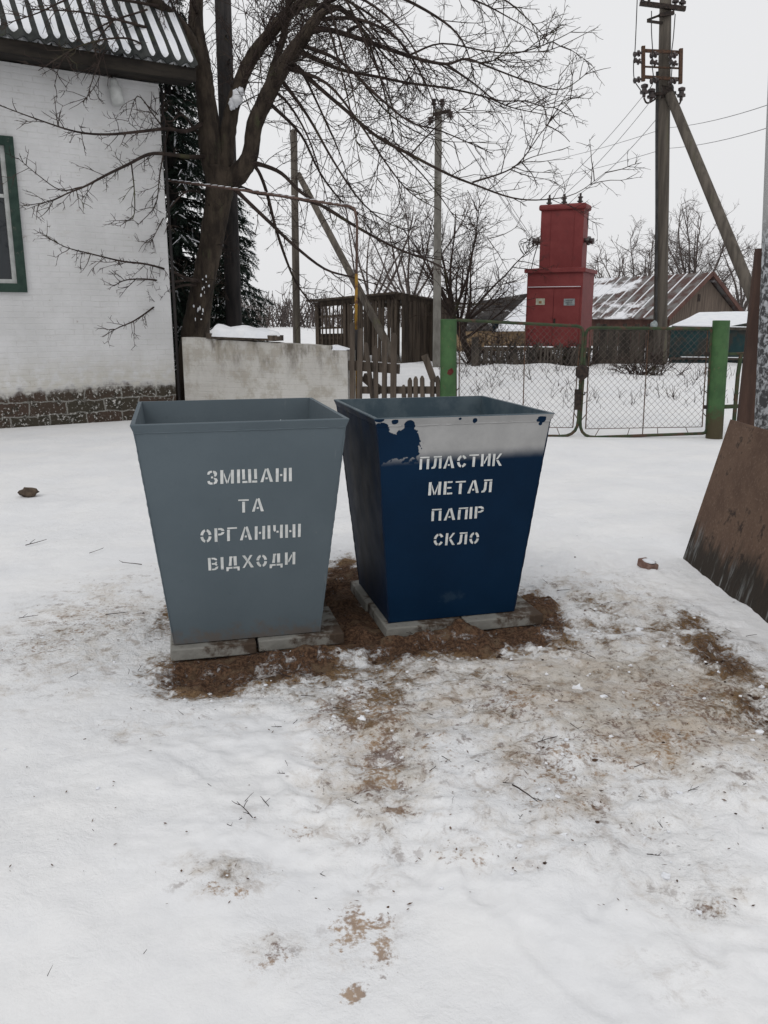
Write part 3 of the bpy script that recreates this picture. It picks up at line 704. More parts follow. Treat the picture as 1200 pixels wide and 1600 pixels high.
# thin dark tube down the house corner
m = MB(); m.tube([(.035, -.01, wt - .05), (.05, -.01, 1.6), (.045, -.01, .0)], .022, 8)
m.build('corner_tube', m_darkpole, house, smooth=True, local=True)

# ------------------------------------------------------------------ low garden wall up to the gate
gd = (PL - HC); gd.z = 0; glen = gd.length; gd.normalize()
gn = Vector((-gd.y, gd.x, 0))                              # away from the camera
def gw(px, py): return on_plane(px, py, HC, gn)
e1 = gw(543, 560); e1.z = 0
d1 = (e1 - HC).length
d0 = .16
def top(px, py): return gw(px, py).z
za, zb2 = top(283, 527), top(517, 541)
z3 = top(540, 548)
GM = Matrix.Translation(HC) @ Matrix.Rotation(math.atan2(gd.y, gd.x), 4, 'Z')
XF_gw = empty('garden_wall', HC, math.atan2(gd.y, gd.x))
tag(XF_gw, 'low whitewashed brick wall between the house corner and the picket fence', 'wall')
m = MB()
dn = (gw(517, 560) - HC); dn = Vector((dn.x, dn.y, 0)).length
th = .27
prof = [(d0, -.25), (d1, -.25), (d1, z3), (dn, z3 + .005), (dn, zb2)]
k = 26
for i in range(k): 
    tt = (i + 1) / k; prof.append((lerp(dn, d0, tt), lerp(zb2, za, tt) + .012 * mnoise.noise(Vector((i * 1.3, 0, 0)))))
m.prism([(x, 0, z) for x, z in prof], (0, th, 0))
m.build('wall', brick_mat('whitewashed_garden_brick', -.45, -.3, .9, True), XF_gw, local=True)
m = MB()
m.prism([(d1 - .02, .01, z3 + .004), (d1 - .02, .20, z3 + .004), (dn + .01, .20, z3 + .004), (dn + .01, .01, z3 + .004), ], (0, 0, .012))
m.prism([(dn + .02, .02, z3 + .016), (dn + .26, .02, z3 + .016), (dn + .02, .02, z3 + .075)], (0, .16, 0))
m.build('snow_cap', m_snow, XF_gw, local=True)
# snow-covered plank lying on the wall top
XG = XF[XF_gw]; XGI = XG.inverted()
pa, pb = XGI @ gw(322, 522), XGI @ gw(432, 530)
pt = XG @ Vector((pa.x, .14, 0))
rt = empty('snow_covered_plank', (pt.x, pt.y, pa.z + .0)); tag(rt, 'rough brown plank under a thick rounded layer of snow on the garden wall', 'plank')
m = MB(); A = XG @ Vector((pa.x + .02, .12, lerp(za, zb2, .2) + .045)); B = XG @ Vector((pb.x - .03, .12, lerp(za, zb2, .6) + .06))
m.bar(A, B, .30, .08); m.bar(A + Vector((.3, -.12, .02)), B + Vector((.02, -.10, .0)), .10, .05)
m.build('plank', m_oldwood, rt)
m = MB(); vs = []; fs = []
NU, NV = 30, 10
dirx = (B - A); 
for i in range(NU + 1):
    u = i / NU
    c = A + dirx * (u * 1.04 - .02)
    wdt = .19 * min(1, (1 - abs(2 * u - 1) ** 6)) + .01
    hh_ = (.085 + .05 * mnoise.noise(Vector((u * 5, 1, 0))) + .05 * (1 - u) * (u > .1)) * (1 - abs(2 * u - 1) ** 8) + .01
    for j in range(NV + 1):
        a = math.pi * j / NV
        vs.append(c + gn * (-math.cos(a) * wdt * (1 + .15 * mnoise.noise(Vector((u * 9, j * .5, 3))))) + Vector((0, 0, .030 + math.sin(a) ** .7 * hh_ - (.035 if j in (0, NV) else 0))))
for i in range(NU):
    for j in range(NV): fs.append((i * (NV + 1) + j, (i + 1) * (NV + 1) + j, (i + 1) * (NV + 1) + j + 1, i * (NV + 1) + j + 1))
m.add(vs, fs); m.build('snow', m_snow, rt, smooth=True)

# ------------------------------------------------------------------ bare trees
def cat(pts, sub=4):
    """Catmull-Rom through Vectors"""
    out = []
    P_ = [pts[0] * 2 - pts[1]] + list(pts) + [pts[-1] * 2 - pts[-2]]
    for i in range(1, len(P_) - 2):
        for k in range(sub):
            t_ = k / sub; a, b, c, d = P_[i - 1:i + 3]
            out.append(.5 * ((2 * b) + (c - a) * t_ + (2 * a - 5 * b + 4 * c - d) * t_ ** 2 + (3 * b - a - 3 * c + d) * t_ ** 3))
    out.append(pts[-1]); return out
rng = random.Random(11)
def rv(): return Vector((rng.gauss(0, 1), rng.gauss(0, 1), rng.gauss(0, 1))).normalized()
def twigpath(p, d, L, segs, wob, bend):
    pts = [p.copy()]; d = d.normalized()
    for i in range(segs):
        d = (d + rv() * wob + bend).normalized(); pts.append(pts[-1] + d * (L / segs))
    return pts
def taper(r0, r1, n): return [lerp(r0, r1, i / (n - 1)) for i in range(n)]
def spread(mb, path, r0, levels, dens, bend=Vector((0, 0, 0)), tmin=.15, flat=1.0, pdir=None):
    """side twigs along a path; levels: list of (length, radius, segs, sides)"""
    if not levels: return
    Ln, rad, segs, sides = levels[0]
    tot = sum((path[i + 1] - path[i]).length for i in range(len(path) - 1))
    n = max(1, int(tot * dens[0] * rng.uniform(.8, 1.2)))
    for _ in range(n):
        tt = rng.uniform(tmin, 1.0) ** .9
        x = tt * (len(path) - 1); i = min(int(x), len(path) - 2)
        p = path[i].lerp(path[i + 1], x - i); d = (path[i + 1] - path[i]).normalized()
        s_ = rv(); s_.y *= flat; s_ = (s_ - d * s_.dot(d)).normalized()
        ang = R(rng.uniform(28, 72))
        L = Ln * rng.uniform(.35, 1.15) * (1.1 - .45 * tt)
        q = twigpath(p, d * math.cos(ang) + s_ * math.sin(ang), L, segs, .22, bend)
        r_ = rad * rng.uniform(.75, 1.15)
        mb.tube(q, taper(r_, r_ * .45, len(q)), sides, cap=False)
        spread(mb, q, r_, levels[1:], dens[1:], bend, .1, flat)

TY = 13.95
trunk = MB(); crown = MB()
def limb(mb, spec, n=10, sub=5, jit=.06):
    """spec: list of (px, py, depth, radius in photo px)"""
    pts = [P(a, b_, Y) for a, b_, Y, r_ in spec]; rad = [r_ * (.87 if n >= 8 else 1) * Y / F for a, b_, Y, r_ in spec]
    path = cat(pts, sub)
    rr_ = [lerp(rad[min(int(i / sub), len(rad) - 2)], rad[min(int(i / sub), len(rad) - 2) + 1], (i / sub) - min(int(i / sub), len(rad) - 2)) for i in range(len(path))]
    mb.tube(path, rr_, n, jit=jit)
    return path
T = TY
p0 = P(300, 545, T); 
main = [
 limb(trunk, [(296, 690, T, 31), (302, 560, T, 27), (306, 515, T, 23), (316, 450, T, 20), (328, 390, T, 20), (338, 330, T, 21), (345, 285, T, 24), (348, 262, T, 27)], 14),
 limb(trunk, [(342, 290, T, 21), (330, 240, T, 19), (326, 190, T, 17), (320, 140, T, 15.5), (316, 100, T, 14), (308, 55, T + .1, 12.5), (306, 10, T + .2, 11), (312, -60, T + .3, 9)], 12),
 limb(trunk, [(318, 115, T, 11), (300, 70, T - .2, 11), (278, 35, T - .4, 10), (245, 5, T - .7, 9), (200, -35, T - 1.0, 7)], 10),
 limb(trunk, [(348, 280, T, 19), (352, 235, T + .1, 15), (358, 195, T + .15, 13), (368, 150, T + .2, 11.5), (388, 100, T + .3, 11), (408, 70, T + .4, 10.5), (450, 22, T + .6, 9), (500, -12, T + .8, 7)], 12),
 limb(trunk, [(352, 285, T, 18), (372, 272, T - .1, 17), (390, 245, T - .2, 14), (398, 195, T - .3, 13.5), (418, 150, T - .4, 13.5), (440, 108, T - .5, 13), (460, 78, T - .6, 12.5), (480, 50, T - .7, 10), (496, 27, T - .75, 8.5)], 12),
 limb(trunk, [(410, 165, T + .1, 6), (425, 110, T + .3, 6), (445, 50, T + .5, 5), (452, -20, T + .6, 4)], 8),
]
stubs = [limb(trunk, [(488, 40, T - .7, 7), (500, 24, T - .75, 6), (507, 17, T - .75, 5.5)], 8)]
LV = [(.85, .0080, 4, 4), (.34, .0050, 3, 3), (.13, .0037, 2, 3)]
right = [
 [(478, 50, T - .7, 7), (510, 46, T - .75, 6), (560, 60, T - .8, 5.4), (600, 74, T - .8, 5), (650, 91, T - .9, 4), (697, 100, T - 1, 3.2), (730, 92, T - 1, 2.4), (770, 107, T - 1.1, 2), (830, 129, T - 1.1, 1.6), (880, 139, T - 1.2, 1.2), (930, 104, T - 1.2, .7)],
 [(697, 100, T - 1, 2.2), (740, 130, T - .9, 1.8), (775, 156, T - .9, 1.6), (820, 158, T - .8, 1.3), (862, 168, T - .8, 1), (902, 148, T - .8, .6)],
 [(640, 86, T - .9, 2), (690, 68, T - .8, 1.8), (760, 80, T - .7, 1.6), (810, 82, T - .7, 1.4), (860, 66, T - .7, 1.1), (907, 42, T - .7, .6)],
 [(720, 92, T - 1, 1.6), (760, 98, T - 1.2, 1.4), (800, 82, T - 1.3, 1.2), (860, 78, T - 1.3, 1), (935, 42, T - 1.3, .6)],
 [(468, 80, T - .6, 5), (530, 108, T - .5, 4), (590, 120, T - .5, 3.2), (640, 130, T - .4, 2.8), (700, 138, T - .4, 2.3), (760, 152, T - .3, 1.8), (800, 168, T - .3, 1.3), (862, 181, T - .3, .7)],
 [(452, 95, T - .5, 5.5), (500, 138, T - .8, 4.8), (540, 172, T - 1, 4.2), (590, 214, T - 1.2, 3.8), (640, 241, T - 1.3, 3.6), (700, 272, T - 1.4, 3), (740, 288, T - 1.5, 2.5), (800, 309, T - 1.6, 1.9), (850, 312, T - 1.6, 1.4), (900, 302, T - 1.6, 1), (948, 268, T - 1.6, .6)],
 [(738, 285, T - 1.5, 1.9), (790, 268, T - 1.6, 1.7), (815, 250, T - 1.7, 1.4), (840, 215, T - 1.8, 1.1), (862, 180, T - 1.8, .9), (877, 104, T - 1.8, .5)],
 [(800, 262, T - 1.6, 1.3), (830, 246, T - 1.6, 1), (876, 234, T - 1.6, .6)],
 [(390, 255, T - .2, 6), (410, 258, T - .3, 5), (440, 271, T - .4, 4.5), (470, 300, T - .5, 4.2), (520, 332, T - .6, 3.6), (570, 362, T - .7, 3.2), (620, 388, T - .8, 2.6), (680, 412, T - .8, 1.9), (730, 440, T - .8, 1)],
 [(352, 283, T, 5), (395, 300, T + .1, 4.6), (440, 306, T + .1, 4), (500, 320, T + .1, 3.6), (550, 350, T, 3.2), (600, 378, T, 2.6), (640, 396, T, 2), (700, 408, T, 1)],
 [(360, 288, T, 5), (382, 310, T - .3, 4.6), (422, 348, T - .4, 4.2), (460, 384, T - .5, 3.6), (507, 420, T - .6, 2.8), (550, 433, T - .6, 2), (590, 445, T - .6, 1)],
 [(388, 250, T - .2, 4), (404, 268, T, 4), (417, 302, T + .2, 4), (431, 357, T + .2, 3.6), (448, 408, T + .2, 3), (462, 440, T + .2, 2.4), (480, 466, T + .2, 1.8), (500, 482, T + .2, 1)],
 [(436, 120, T - .4, 4), (480, 180, T - .5, 3.4), (520, 250, T - .6, 2.6), (560, 310, T - .7, 2), (600, 345, T - .7, 1.4), (640, 362, T - .7, .8)],
 [(420, 160, T - .4, 3.6), (470, 210, T, 3), (500, 270, T + .1, 2.4), (540, 320, T + .2, 1.8), (590, 350, T + .2, 1)],
 [(446, 105, T - .5, 4), (510, 130, T - 1, 3.4), (560, 190, T - 1.4, 2.8), (600, 250, T - 1.6, 2.2), (640, 300, T - 1.7, 1.6), (690, 330, T - 1.7, .8)],
 [(470, 70, T - .6, 4), (530, 95, T - 1, 3.6), (590, 150, T - 1.3, 2.8), (640, 190, T - 1.5, 2.2), (690, 205, T - 1.6, 1.6), (770, 240, T - 1.6, .8)],
 [(500, 30, T - .7, 4), (560, 30, T - .9, 3.4), (620, 60, T - 1, 2.8), (660, 120, T - 1, 2), (680, 170, T - 1, 1)],
 [(480, 0, T + .7, 5), (540, -20, T + .6, 4.4), (610, -10, T + .4, 3.6), (680, 25, T + .2, 2.8), (720, 60, T, 2), (740, 110, T, 1)],
 [(520, -30, T + .6, 4), (600, -40, T + .2, 3.6), (700, -30, T, 3), (780, -5, T - .2, 2), (830, 35, T - .2, 1.2), (860, 70, T - .2, .6)],
 [(600, -30, T, 3), (660, -20, T - .4, 2.6), (740, 0, T - .6, 2), (800, 30, T - .8, 1.2), (850, 60, T - .8, .6)],
 [(460, 10, T + .6, 4.2), (520, 10, T + .3, 3.6), (570, 50, T, 2.8), (600, 110, T - .1, 2), (612, 170, T - .1, 1)],
 [(430, 40, T + .5, 4), (470, -10, T + .3, 3.4), (530, -5, T, 3), (600, 40, T - .3, 2.2), (640, 90, T - .4, 1.4), (660, 150, T - .4, .7)],
 [(400, 80, T + .4, 3.4), (440, 30, T + .2, 2.8), (500, -20, T, 2.2), (560, -30, T - .2, 1.4)],
 [(374, 140, T + .2, 3), (410, 60, T - .1, 2.4), (430, 20, T - .2, 1.8), (446, 60, T - .3, 1.2), (452, 110, T - .3, .7)],
 [(560, 120, T - .5, 2), (600, 170, T - .6, 1.7), (640, 200, T - .7, 1.3), (690, 220, T - .8, .9), (780, 222, T - .8, .5)],
 [(600, 215, T - 1.2, 2), (650, 262, T - 1, 1.6), (690, 310, T - .9, 1.2), (720, 350, T - .9, .8), (770, 375, T - .9, .4)],
 [(640, 243, T - 1.3, 1.7), (690, 190, T - 1.2, 1.3), (730, 165, T - 1.1, .9), (770, 130, T - 1.1, .5)],
]
for i in range(10):                                         # drooping rods from the upper limbs
    u = rng.random(); src = rng.choice((main[3], main[4], main[4], right and None))
    if src is None: bx, by, by2 = rng.uniform(480, 620), rng.uniform(-20, 60), 0
    else:
        bx, by = lerp(405, 495, u), lerp(150, 15, u)
    ex, ey = bx + rng.uniform(50, 190), by + rng.uniform(60, 230)
    dd = T + rng.uniform(-1.6, 1.0)
    right.append([(bx, by, T - .4, 3.6), (lerp(bx, ex, .3), by + rng.uniform(-30, 15), lerp(T - .4, dd, .3), 3.0), (lerp(bx, ex, .65), lerp(by, ey, .35), lerp(T - .4, dd, .7), 2.2), (lerp(bx, ex, .9), lerp(by, ey, .75), dd, 1.3), (ex, ey, dd, .6)])
left = [
 [(324, 190, T, 4.5), (290, 205, T - .5, 4), (262, 201, T - 1, 3.4), (215, 206, T - 1.8, 2.9), (168, 210, T - 2.5, 2.4), (120, 206, T - 3.1, 2), (60, 187, T - 3.6, 1.5), (-5, 163, T - 4, 1)],
 [(328, 245, T, 5), (295, 245, T - .5, 4.4), (263, 241, T - 1, 3.8), (233, 241, T - 1.4, 3.3), (200, 257, T - 1.9, 2.9), (167, 273, T - 2.3, 2.5), (133, 291, T - 2.7, 2), (108, 301, T - 3, 1.5), (75, 315, T - 3.3, 1), (33, 322, T - 3.6, .7)],
 [(128, 292, T - 2.7, 1.4), (95, 297, T - 3, 1.2), (60, 274, T - 3.3, .9), (28, 247, T - 3.5, .6)],
 [(316, 440, T - .1, 4), (290, 434, T - .6, 3.2), (268, 424, T - .9, 2.7), (230, 413, T - 1.5, 2.2), (190, 408, T - 2, 1.9), (140, 396, T - 2.5, 1.5), (100, 385, T - 2.9, 1.1), (62, 362, T - 3.2, .6)],
 [(316, 440, T - .1, 3), (290, 438, T - .6, 2.5), (266, 440, T - .9, 2.1), (225, 436, T - 1.4, 1.7), (195, 438, T - 1.8, 1.2), (178, 447, T - 2, .7)],
 [(310, 445, T - .1, 3), (285, 446, T - .6, 2.6), (268, 454, T - .8, 2.2), (240, 480, T - 1.2, 1.9), (210, 501, T - 1.6, 1.5), (185, 512, T - 1.9, 1.1), (160, 526, T - 2.1, .6)],
 [(205, 253, T - 1.9, 1.7), (210, 300, T - 2, 1.4), (208, 340, T - 2.1, 1), (185, 345, T - 2.2, .6)],
 [(262, 205, T - 1, 1.8), (250, 270, T - 1.2, 1.5), (243, 320, T - 1.3, 1.1), (215, 352, T - 1.4, .6)],
 [(255, 200, T - 1.1, 1.6), (240, 180, T - 1.4, 1.3), (215, 150, T - 1.7, 1), (200, 190, T - 1.8, .5)],
 [(290, 50, T - .4, 4), (240, 45, T - 1, 3.2), (180, 30, T - 1.6, 2.4), (120, 18, T - 2.2, 1.7), (50, 15, T - 2.8, .9)],
 [(270, 30, T - .5, 3), (220, 60, T - 1.2, 2.4), (170, 75, T - 1.8, 1.9), (150, 110, T - 2.1, 1.3), (135, 155, T - 2.3, .7)],
 [(300, 75, T - .3, 3), (250, 85, T - 1, 2.5), (200, 60, T - 1.7, 2), (130, 70, T - 2.3, 1.4), (60, 110, T - 2.9, .7)],
 [(250, 10, T - .7, 3.4), (190, 0, T - 1.3, 2.8), (120, -5, T - 2, 2), (60, 20, T - 2.6, 1.3), (0, 40, T - 3, .8)],
 [(230, 15, T - 1, 2), (160, 40, T - 1.6, 1.5), (100, 90, T - 2.2, 1), (85, 135, T - 2.4, .6)],
 [(180, 28, T - 1.6, 1.6), (150, 70, T - 1.9, 1.2), (155, 120, T - 2, .9), (130, 160, T - 2.1, .5)],
 [(310, 210, T, 2.4), (285, 180, T - .5, 2), (262, 190, T - .9, 1.5), (225, 160, T - 1.3, 1)],
 [(312, 300, T, 2.4), (290, 300, T - .6, 2), (262, 330, T - 1, 1.4), (235, 380, T - 1.3, .7)],
 [(308, 20, T + .1, 4), (290, -10, T - .4, 3), (230, -20, T - .8, 2), (160, 0, T - 1.3, 1)],
]
for q in right:
    q = [(a, b_, c_, d_ * (.62 if i > 0 else .8)) for i, (a, b_, c_, d_) in enumerate(q)]
    pth = limb(crown, q, 6, 4, 0)
    spread(crown, pth, 0, LV, (6.0, 8.0, 11), Vector((0, 0, -.012)), .10)
for q in left:
    q = [(a, b_, c_, d_ * .72) for a, b_, c_, d_ in q]
    pth = limb(crown, q, 6, 4, 0)
    spread(crown, pth, 0, [(.09, .0045, 2, 3)], (16,), Vector((0, 0, 0)), .1, .6)
    spread(crown, pth, 0, [(.46, .0062, 4, 3), (.18, .0048, 3, 3), (.08, .004, 2, 3)], (7.5, 10, 10), Vector((0, 0, 0)), .15, .6)
for q in main:                                              # suckers off the old wood
    spread(crown, q, 0, [(.8, .007, 4, 4), (.32, .0052, 3, 3), (.12, .0042, 2, 3)], (10.0, 7, 9), Vector((0, 0, .01)), .30)
for q in (main[2], main[3], main[4], main[5]):
    spread(crown, q, 0, [(1.9, .010, 6, 4), (.5, .0055, 3, 3), (.15, .0042, 2, 3)], (10, 7.5, 10), Vector((.02, 0, -.06)), .30)
bt = G(298, 660); bt = P(298, 640, T); bt.z = 0
tree = empty('bare_tree', bt)
tag(tree, 'large leafless tree with a forked trunk, beside the house corner behind the garden wall', 'tree')
trunk.build('trunk', m_bark, tree, smooth=True)
crown.build('crown', m_twig, tree)
m = MB()
for a, b_, r_ in ((370, 154, .10), (363, 163, .07), (376, 143, .06)): m.lump(P(a, b_, T + .0), (r_ * .8, r_, r_ * 1.1), a, .7, 12, 10)
m.build('snow_patch', m_snow, tree, smooth=True)
m = MB()
for i in range(16):
    py_ = rng.uniform(425, 500); m.lump(P(lerp(322, 308, (py_ - 425) / 75) + rng.gauss(0, 6), py_, T - .235), (rng.uniform(.006, .016), .012, rng.uniform(.010, .034)), i, .6, 6, 4)
tag(m.build('snow_flecks', m_snow, tree), None, None, None, 'stuff')

def bare_tree(name, base, height, crown_r, label, mt, seed, lean=(0, 0), group=None, nmain=7, tr=.11, fine=.006, upb=.05, density=1.0, trunk_h=.28):
    rng.seed(seed)
    root = empty(name, base); tag(root, label, 'tree', group)
    tb, cb = MB(), MB()
    b0 = Vector(base) + Vector((0, 0, -.15)); d0_ = Vector((lean[0], lean[1], 1)).normalized()
    tp = twigpath(b0, d0_, height * trunk_h, 5, .07, Vector((0, 0, .0)))
    tb.tube(tp, taper(tr * 1.2, tr * .8, len(tp)), 8, jit=.08)
    for i in range(nmain):
        a = 2 * math.pi * (i + rng.random() * .6) / nmain
        el = R(rng.uniform(25, 78))
        d = Vector((math.cos(a) * math.cos(el), math.sin(a) * math.cos(el), math.sin(el)))
        L = height * rng.uniform(.5, .74) * (1.0 if el > .7 else crown_r / (height * .55))
        st_ = tp[rng.choice((-1, -1, -2, -2, -3))]
        q = twigpath(st_, d, L, 8, .14, Vector((0, 0, upb)))
        (tb if i < 3 else cb).tube(q, taper(tr * rng.uniform(.5, .65), fine * 1.4, len(q)), 6, cap=False)
        spread(cb, q, 0, [(height * .30, tr * .16, 5, 4), (height * .13, fine * 1.1, 4, 3), (height * .05, fine * .8, 3, 3)], (2.6 * density * 5 / height, 3.4 * density, 4.6 * density), Vector((0, 0, upb)), .15)
    tb.build('trunk', mt, root, smooth=True); cb.build('crown', mt, root)
    return root
# ------------------------------------------------------------------ spruce behind the house corner, dark pole
def spruce(base, h, label, seed, lo=.5, width=1.9):
    rng.seed(seed)
    root = empty('spruce_tree', base); tag(root, label, 'tree')
    b0 = Vector(base)
    m = MB(); m.tube([b0 + Vector((0, 0, -.2)), b0 + Vector((0, 0, h * .5)), b0 + Vector((0, 0, h))], [.16, .10, .02], 8); m.build('trunk', m_darkpole, root, smooth=True)
    fo, sn, br = MB(), MB(), MB()
    z = lo
    while z < h - .2:
        k = (10 if width > 1.2 else 7) if z < h * .8 else 6
        for i in range(k):
            a = rng.uniform(0, 2 * math.pi); L = width * (1 - z / h) ** .8 * rng.uniform(.75, 1.1) + .15
            d = Vector((math.cos(a), math.sin(a), rng.uniform(-.25, .1)))
            q = twigpath(b0 + Vector((0, 0, z + rng.uniform(-.1, .1))), d, L, 6, .06, Vector((0, 0, -.05)))
            br.tube(q, taper(.018, .004, len(q)), 3, cap=False)
            for s_ in range(int(L * 26)):
                x = rng.uniform(.12, 1) * (len(q) - 1); j = min(int(x), len(q) - 2)
                p = q[j].lerp(q[j + 1], x - j); dd = (q[j + 1] - q[j]).normalized()
                sd = dd.cross(Vector((0, 0, 1))).normalized() * rng.choice((-1, 1))
                tl = rng.uniform(.14, .34)
                td_ = (sd * rng.uniform(.2, .9) + dd * rng.uniform(.3, .9) + Vector((0, 0, rng.uniform(-1.0, -.1)))).normalized()
                # a needle-covered twig: a tapering three-sided tuft with spikes
                e = p + td_ * tl
                wv = td_.orthogonal().normalized(); wv2 = td_.cross(wv)
                for kk in range(7):
                    f0 = p.lerp(e, kk / 7); an_ = rng.uniform(0, 6.28)
                    sp = (wv * math.cos(an_) + wv2 * math.sin(an_)) * rng.uniform(.022, .05) + td_ * .05
                    ws = td_.cross(sp).normalized() * .012
                    fo.add([f0 - ws, f0 + ws, f0 + sp], [(0, 1, 2)])
                    fo.add([f0 + ws, f0 - ws, f0 - sp + td_ * .09], [(0, 1, 2)])
                if rng.random() < .08:
                    u_ = Vector((0, 0, .016)); ww = wv.copy(); ww.z = 0
                    ww = (ww.normalized() if ww.length > .1 else Vector((1, 0, 0))) * rng.uniform(.018, .035)
                    sn.add([p + u_ - ww, p + u_ + ww, e + u_ + ww * .4, e + u_ - ww * .4, p.lerp(e, .5) + u_ * 2.2], [(0, 1, 4), (1, 2, 4), (2, 3, 4), (3, 0, 4)])
        z += .17
    br.build('boughs', m_bark, root); fo.build('foliage', m_needle, root); tag(sn.build('snow', m_snow, root), None, None, None, 'stuff')
    return root
sb = P(287, 600, 17.2); spruce((sb.x, sb.y, .05), 8.2, 'dense dark green spruce tree dusted with snow, behind the house corner', 3, .3, 1.45)
sb = P(366, 600, 17.4); spruce((sb.x, sb.y, .1), 4.3, 'smaller snowy spruce tree with drooping boughs, right behind the dark pole', 8, .3, .95)

m = MB(); pb_, pt_ = P(367, 560, 15.6), P(345, -90, 15.6)
pb_.z = 0; m.tube([pb_ + Vector((0, 0, -.2)), pb_.lerp(pt_, .5), pt_], [.145, .142, .135], 12, jit=.02)
for a, b_ in ((357, 98), (352, 60)): 
    q = P(a, b_, 15.5); m.tube([q, q + Vector((.05, -.12, .03))], [.03, .012], 5)
tag(m.build('dark_pole', m_darkpole, at=pb_, smooth=True), 'straight blackened wooden pole rising right behind the forked tree', 'pole')

# ------------------------------------------------------------------ gas pipe
m_yellow = pm('flaking_yellow_pipe', (.25, .14, .02), (.33, .20, .035), 7, .7, .2, 30, stain=((.10, .045, .025), 7, .46, .60))
m_pipe = pm('pipe_rust', (.075, .048, .040), (.12, .080, .066), 9, .8, .2)
pz = lambda q: q
pA = P(262, 282, 13.45); pB = P(400, 300, 12.9); pC = P(548, 323, 12.3); pD = P(556, 332, 12.27); pE = P(558, 345, 12.27)
pF = P(557, 430, 12.27); pG2 = P(556, 520, 12.27); pH = Vector((pG2.x, pG2.y, -.1))
pipe = empty('gas_pipe', (pH.x, pH.y, 0)); tag(pipe, 'thin rusty yellow gas pipe running from the house and bending down beside the garden wall', 'pipe')
m = MB(); m.tube([pA, pB, pC, pC.lerp(pD, .6) + Vector((.012, 0, .012)), pE, pF], .019, 8); m.build('rusty_run', m_pipe, pipe, smooth=True)
m = MB(); m.tube([pF + Vector((0, 0, .02)), pG2], .022, 8); m.tube([pG2, pH], .030, 8); m.build('riser', m_yellow, pipe, smooth=True)
m = MB(); m.lathe(P(556, 515, 12.27), (0, 0, -1), [(0, .036), (.02, .06), (.42, .06), (.44, .036)], 10); m.build('valve_sleeve', m_darkpole, pipe, smooth=True)
m = MB()
for i in range(26):
    if i % 7 in (5,): continue
    a = pA.lerp(pB, i / 13) if i < 13 else pB.lerp(pC, (i - 13) / 13)
    m.lump(a + Vector((0, 0, .020)), (.050, .017, .007), i, .4, 6, 4)
tag(m.build('snow', m_snow, pipe), None, None, None, 'stuff')

# ------------------------------------------------------------------ near picket fence by the wall
rng.seed(4)
fr = empty('picket_fence', (e1.x, e1.y, 0)); tag(fr, 'crooked grey picket fence of uneven slats between garden wall and gate post', 'fence')
FD = (PL - e1); FD.z = 0; flen = FD.length; FD.normalize(); FN = Vector((-FD.y, FD.x, 0))
def fpl(px, py): return on_plane(px, py, e1, FN)
m = MB(); m.bar(fpl(541, 571) + FN * .05, fpl(622, 577) + FN * .05, .05, .13); m.build('rail', m_oldwood, fr)
m = MB(); m.bar(fpl(556, 610) + FN * .06, fpl(690, 610) + FN * .06, .05, .10); m.build('rail', m_oldwood, fr)
pk = [(551, 625, 551, 503, 8), (562, 625, 564, 513, 9), (583, 625, 572, 535, 7), (588, 625, 587, 540, 8), (601, 625, 602, 520, 8), (615, 625, 616, 520, 10),
      (632, 625, 631, 601, 7), (641, 625, 641, 590, 7), (650, 625, 650, 588, 7), (661, 625, 660, 587, 7), (676, 625, 676, 592, 7), (686, 625, 684, 587, 7)]
for a, b_, c_, d_, w_ in pk:
    A, B = fpl(a, b_), fpl(c_, d_); A = A + (A - B).normalized() * .15
    m = MB(); wd = w_ * A.y / F * .95; q = (B - A); tip = B - q.normalized() * .04
    sd = q.cross(FN).normalized() * wd / 2
    m.prism([A - sd, A + sd, tip + sd, B + sd * .3, B - sd * .3, tip - sd], -FN * .025); m.build('picket', m_oldwood, fr)
m = MB(); A, B = fpl(668, 600) + FN * .3, fpl(652, 556) + FN * .3; m.bar(A, B, .06, .08); m.build('loose_slat', m_oldwood, fr)
m = MB(); m.bar(fpl(560, 590) + FN * .2, fpl(590, 612) + FN * .1, .05, .12); m.build('loose_slat', m_oldwood, fr)

# ------------------------------------------------------------------ gate
m_gpost = NT('peeling_green_paint'); t = m_gpost
x, y, z = t.xyz()
c = t.mix(t.ss(t.noise(5, 6, .6), .35, .7), (.034, .082, .030), (.055, .122, .044))
c = t.mix(t.ss(t.noise(16, 6, .7), .62, .70), c, (.12, .10, .055))
kk = t.math('ADD', z, t.math('MULTIPLY', t.math('SUBTRACT', t.noise(9, 6, .7), .5), .8))
c = t.mix(t.ss(kk, .40, .12), c, (.055, .045, .022))
c = t.mix(t.math('MULTIPLY', t.ss(t.noise(3, 5, .6), .60, .72), .8), c, (.045, .03, .02))
m_gpost = t.fin(c, .65, t.noise(30, 4), .3, .006)
m_gtube = pm('green_rusty_tube', (.022, .040, .020), (.045, .060, .030), 6, .75, .2, 40, stain=((.075, .045, .03), 8, .48, .60))
m_mesh = pm('chain_link_wire', (.075, .058, .050), (.12, .095, .085), 10, .7, 0)
def post(q, topz, r, label, leanpx):
    o = empty('gate_post', (q.x, q.y, 0)); tag(o, label, 'gate post')
    m = MB(); tp = Vector((q.x + leanpx, q.y, topz)); a = Vector((q.x, q.y, -.3))
    m.tube([a, a.lerp(tp, .5), tp, tp + Vector((0, 0, .004))], [r, r, r, r * .9], 24); m.build('tube', m_gpost, o, smooth=False)
    return o, a, tp
hL = on_plane(700, 499, PL, gn).z
GP = Vector((PR.x - PL.x, PR.y - PL.y, 0)); GLn = GP.length; GP.normalize(); GPN = Vector((-GP.y, GP.x, 0))
def gp(px, py, off=0): return on_plane(px, py, PL, GPN) + GPN * off
topL, topR = gp(701, 499), gp(1127, 501)
oL, _, _ = post(PL, topL.z, .108, 'round green gate post with a rust spot, left of the wire gate', topL.x - PL.x)
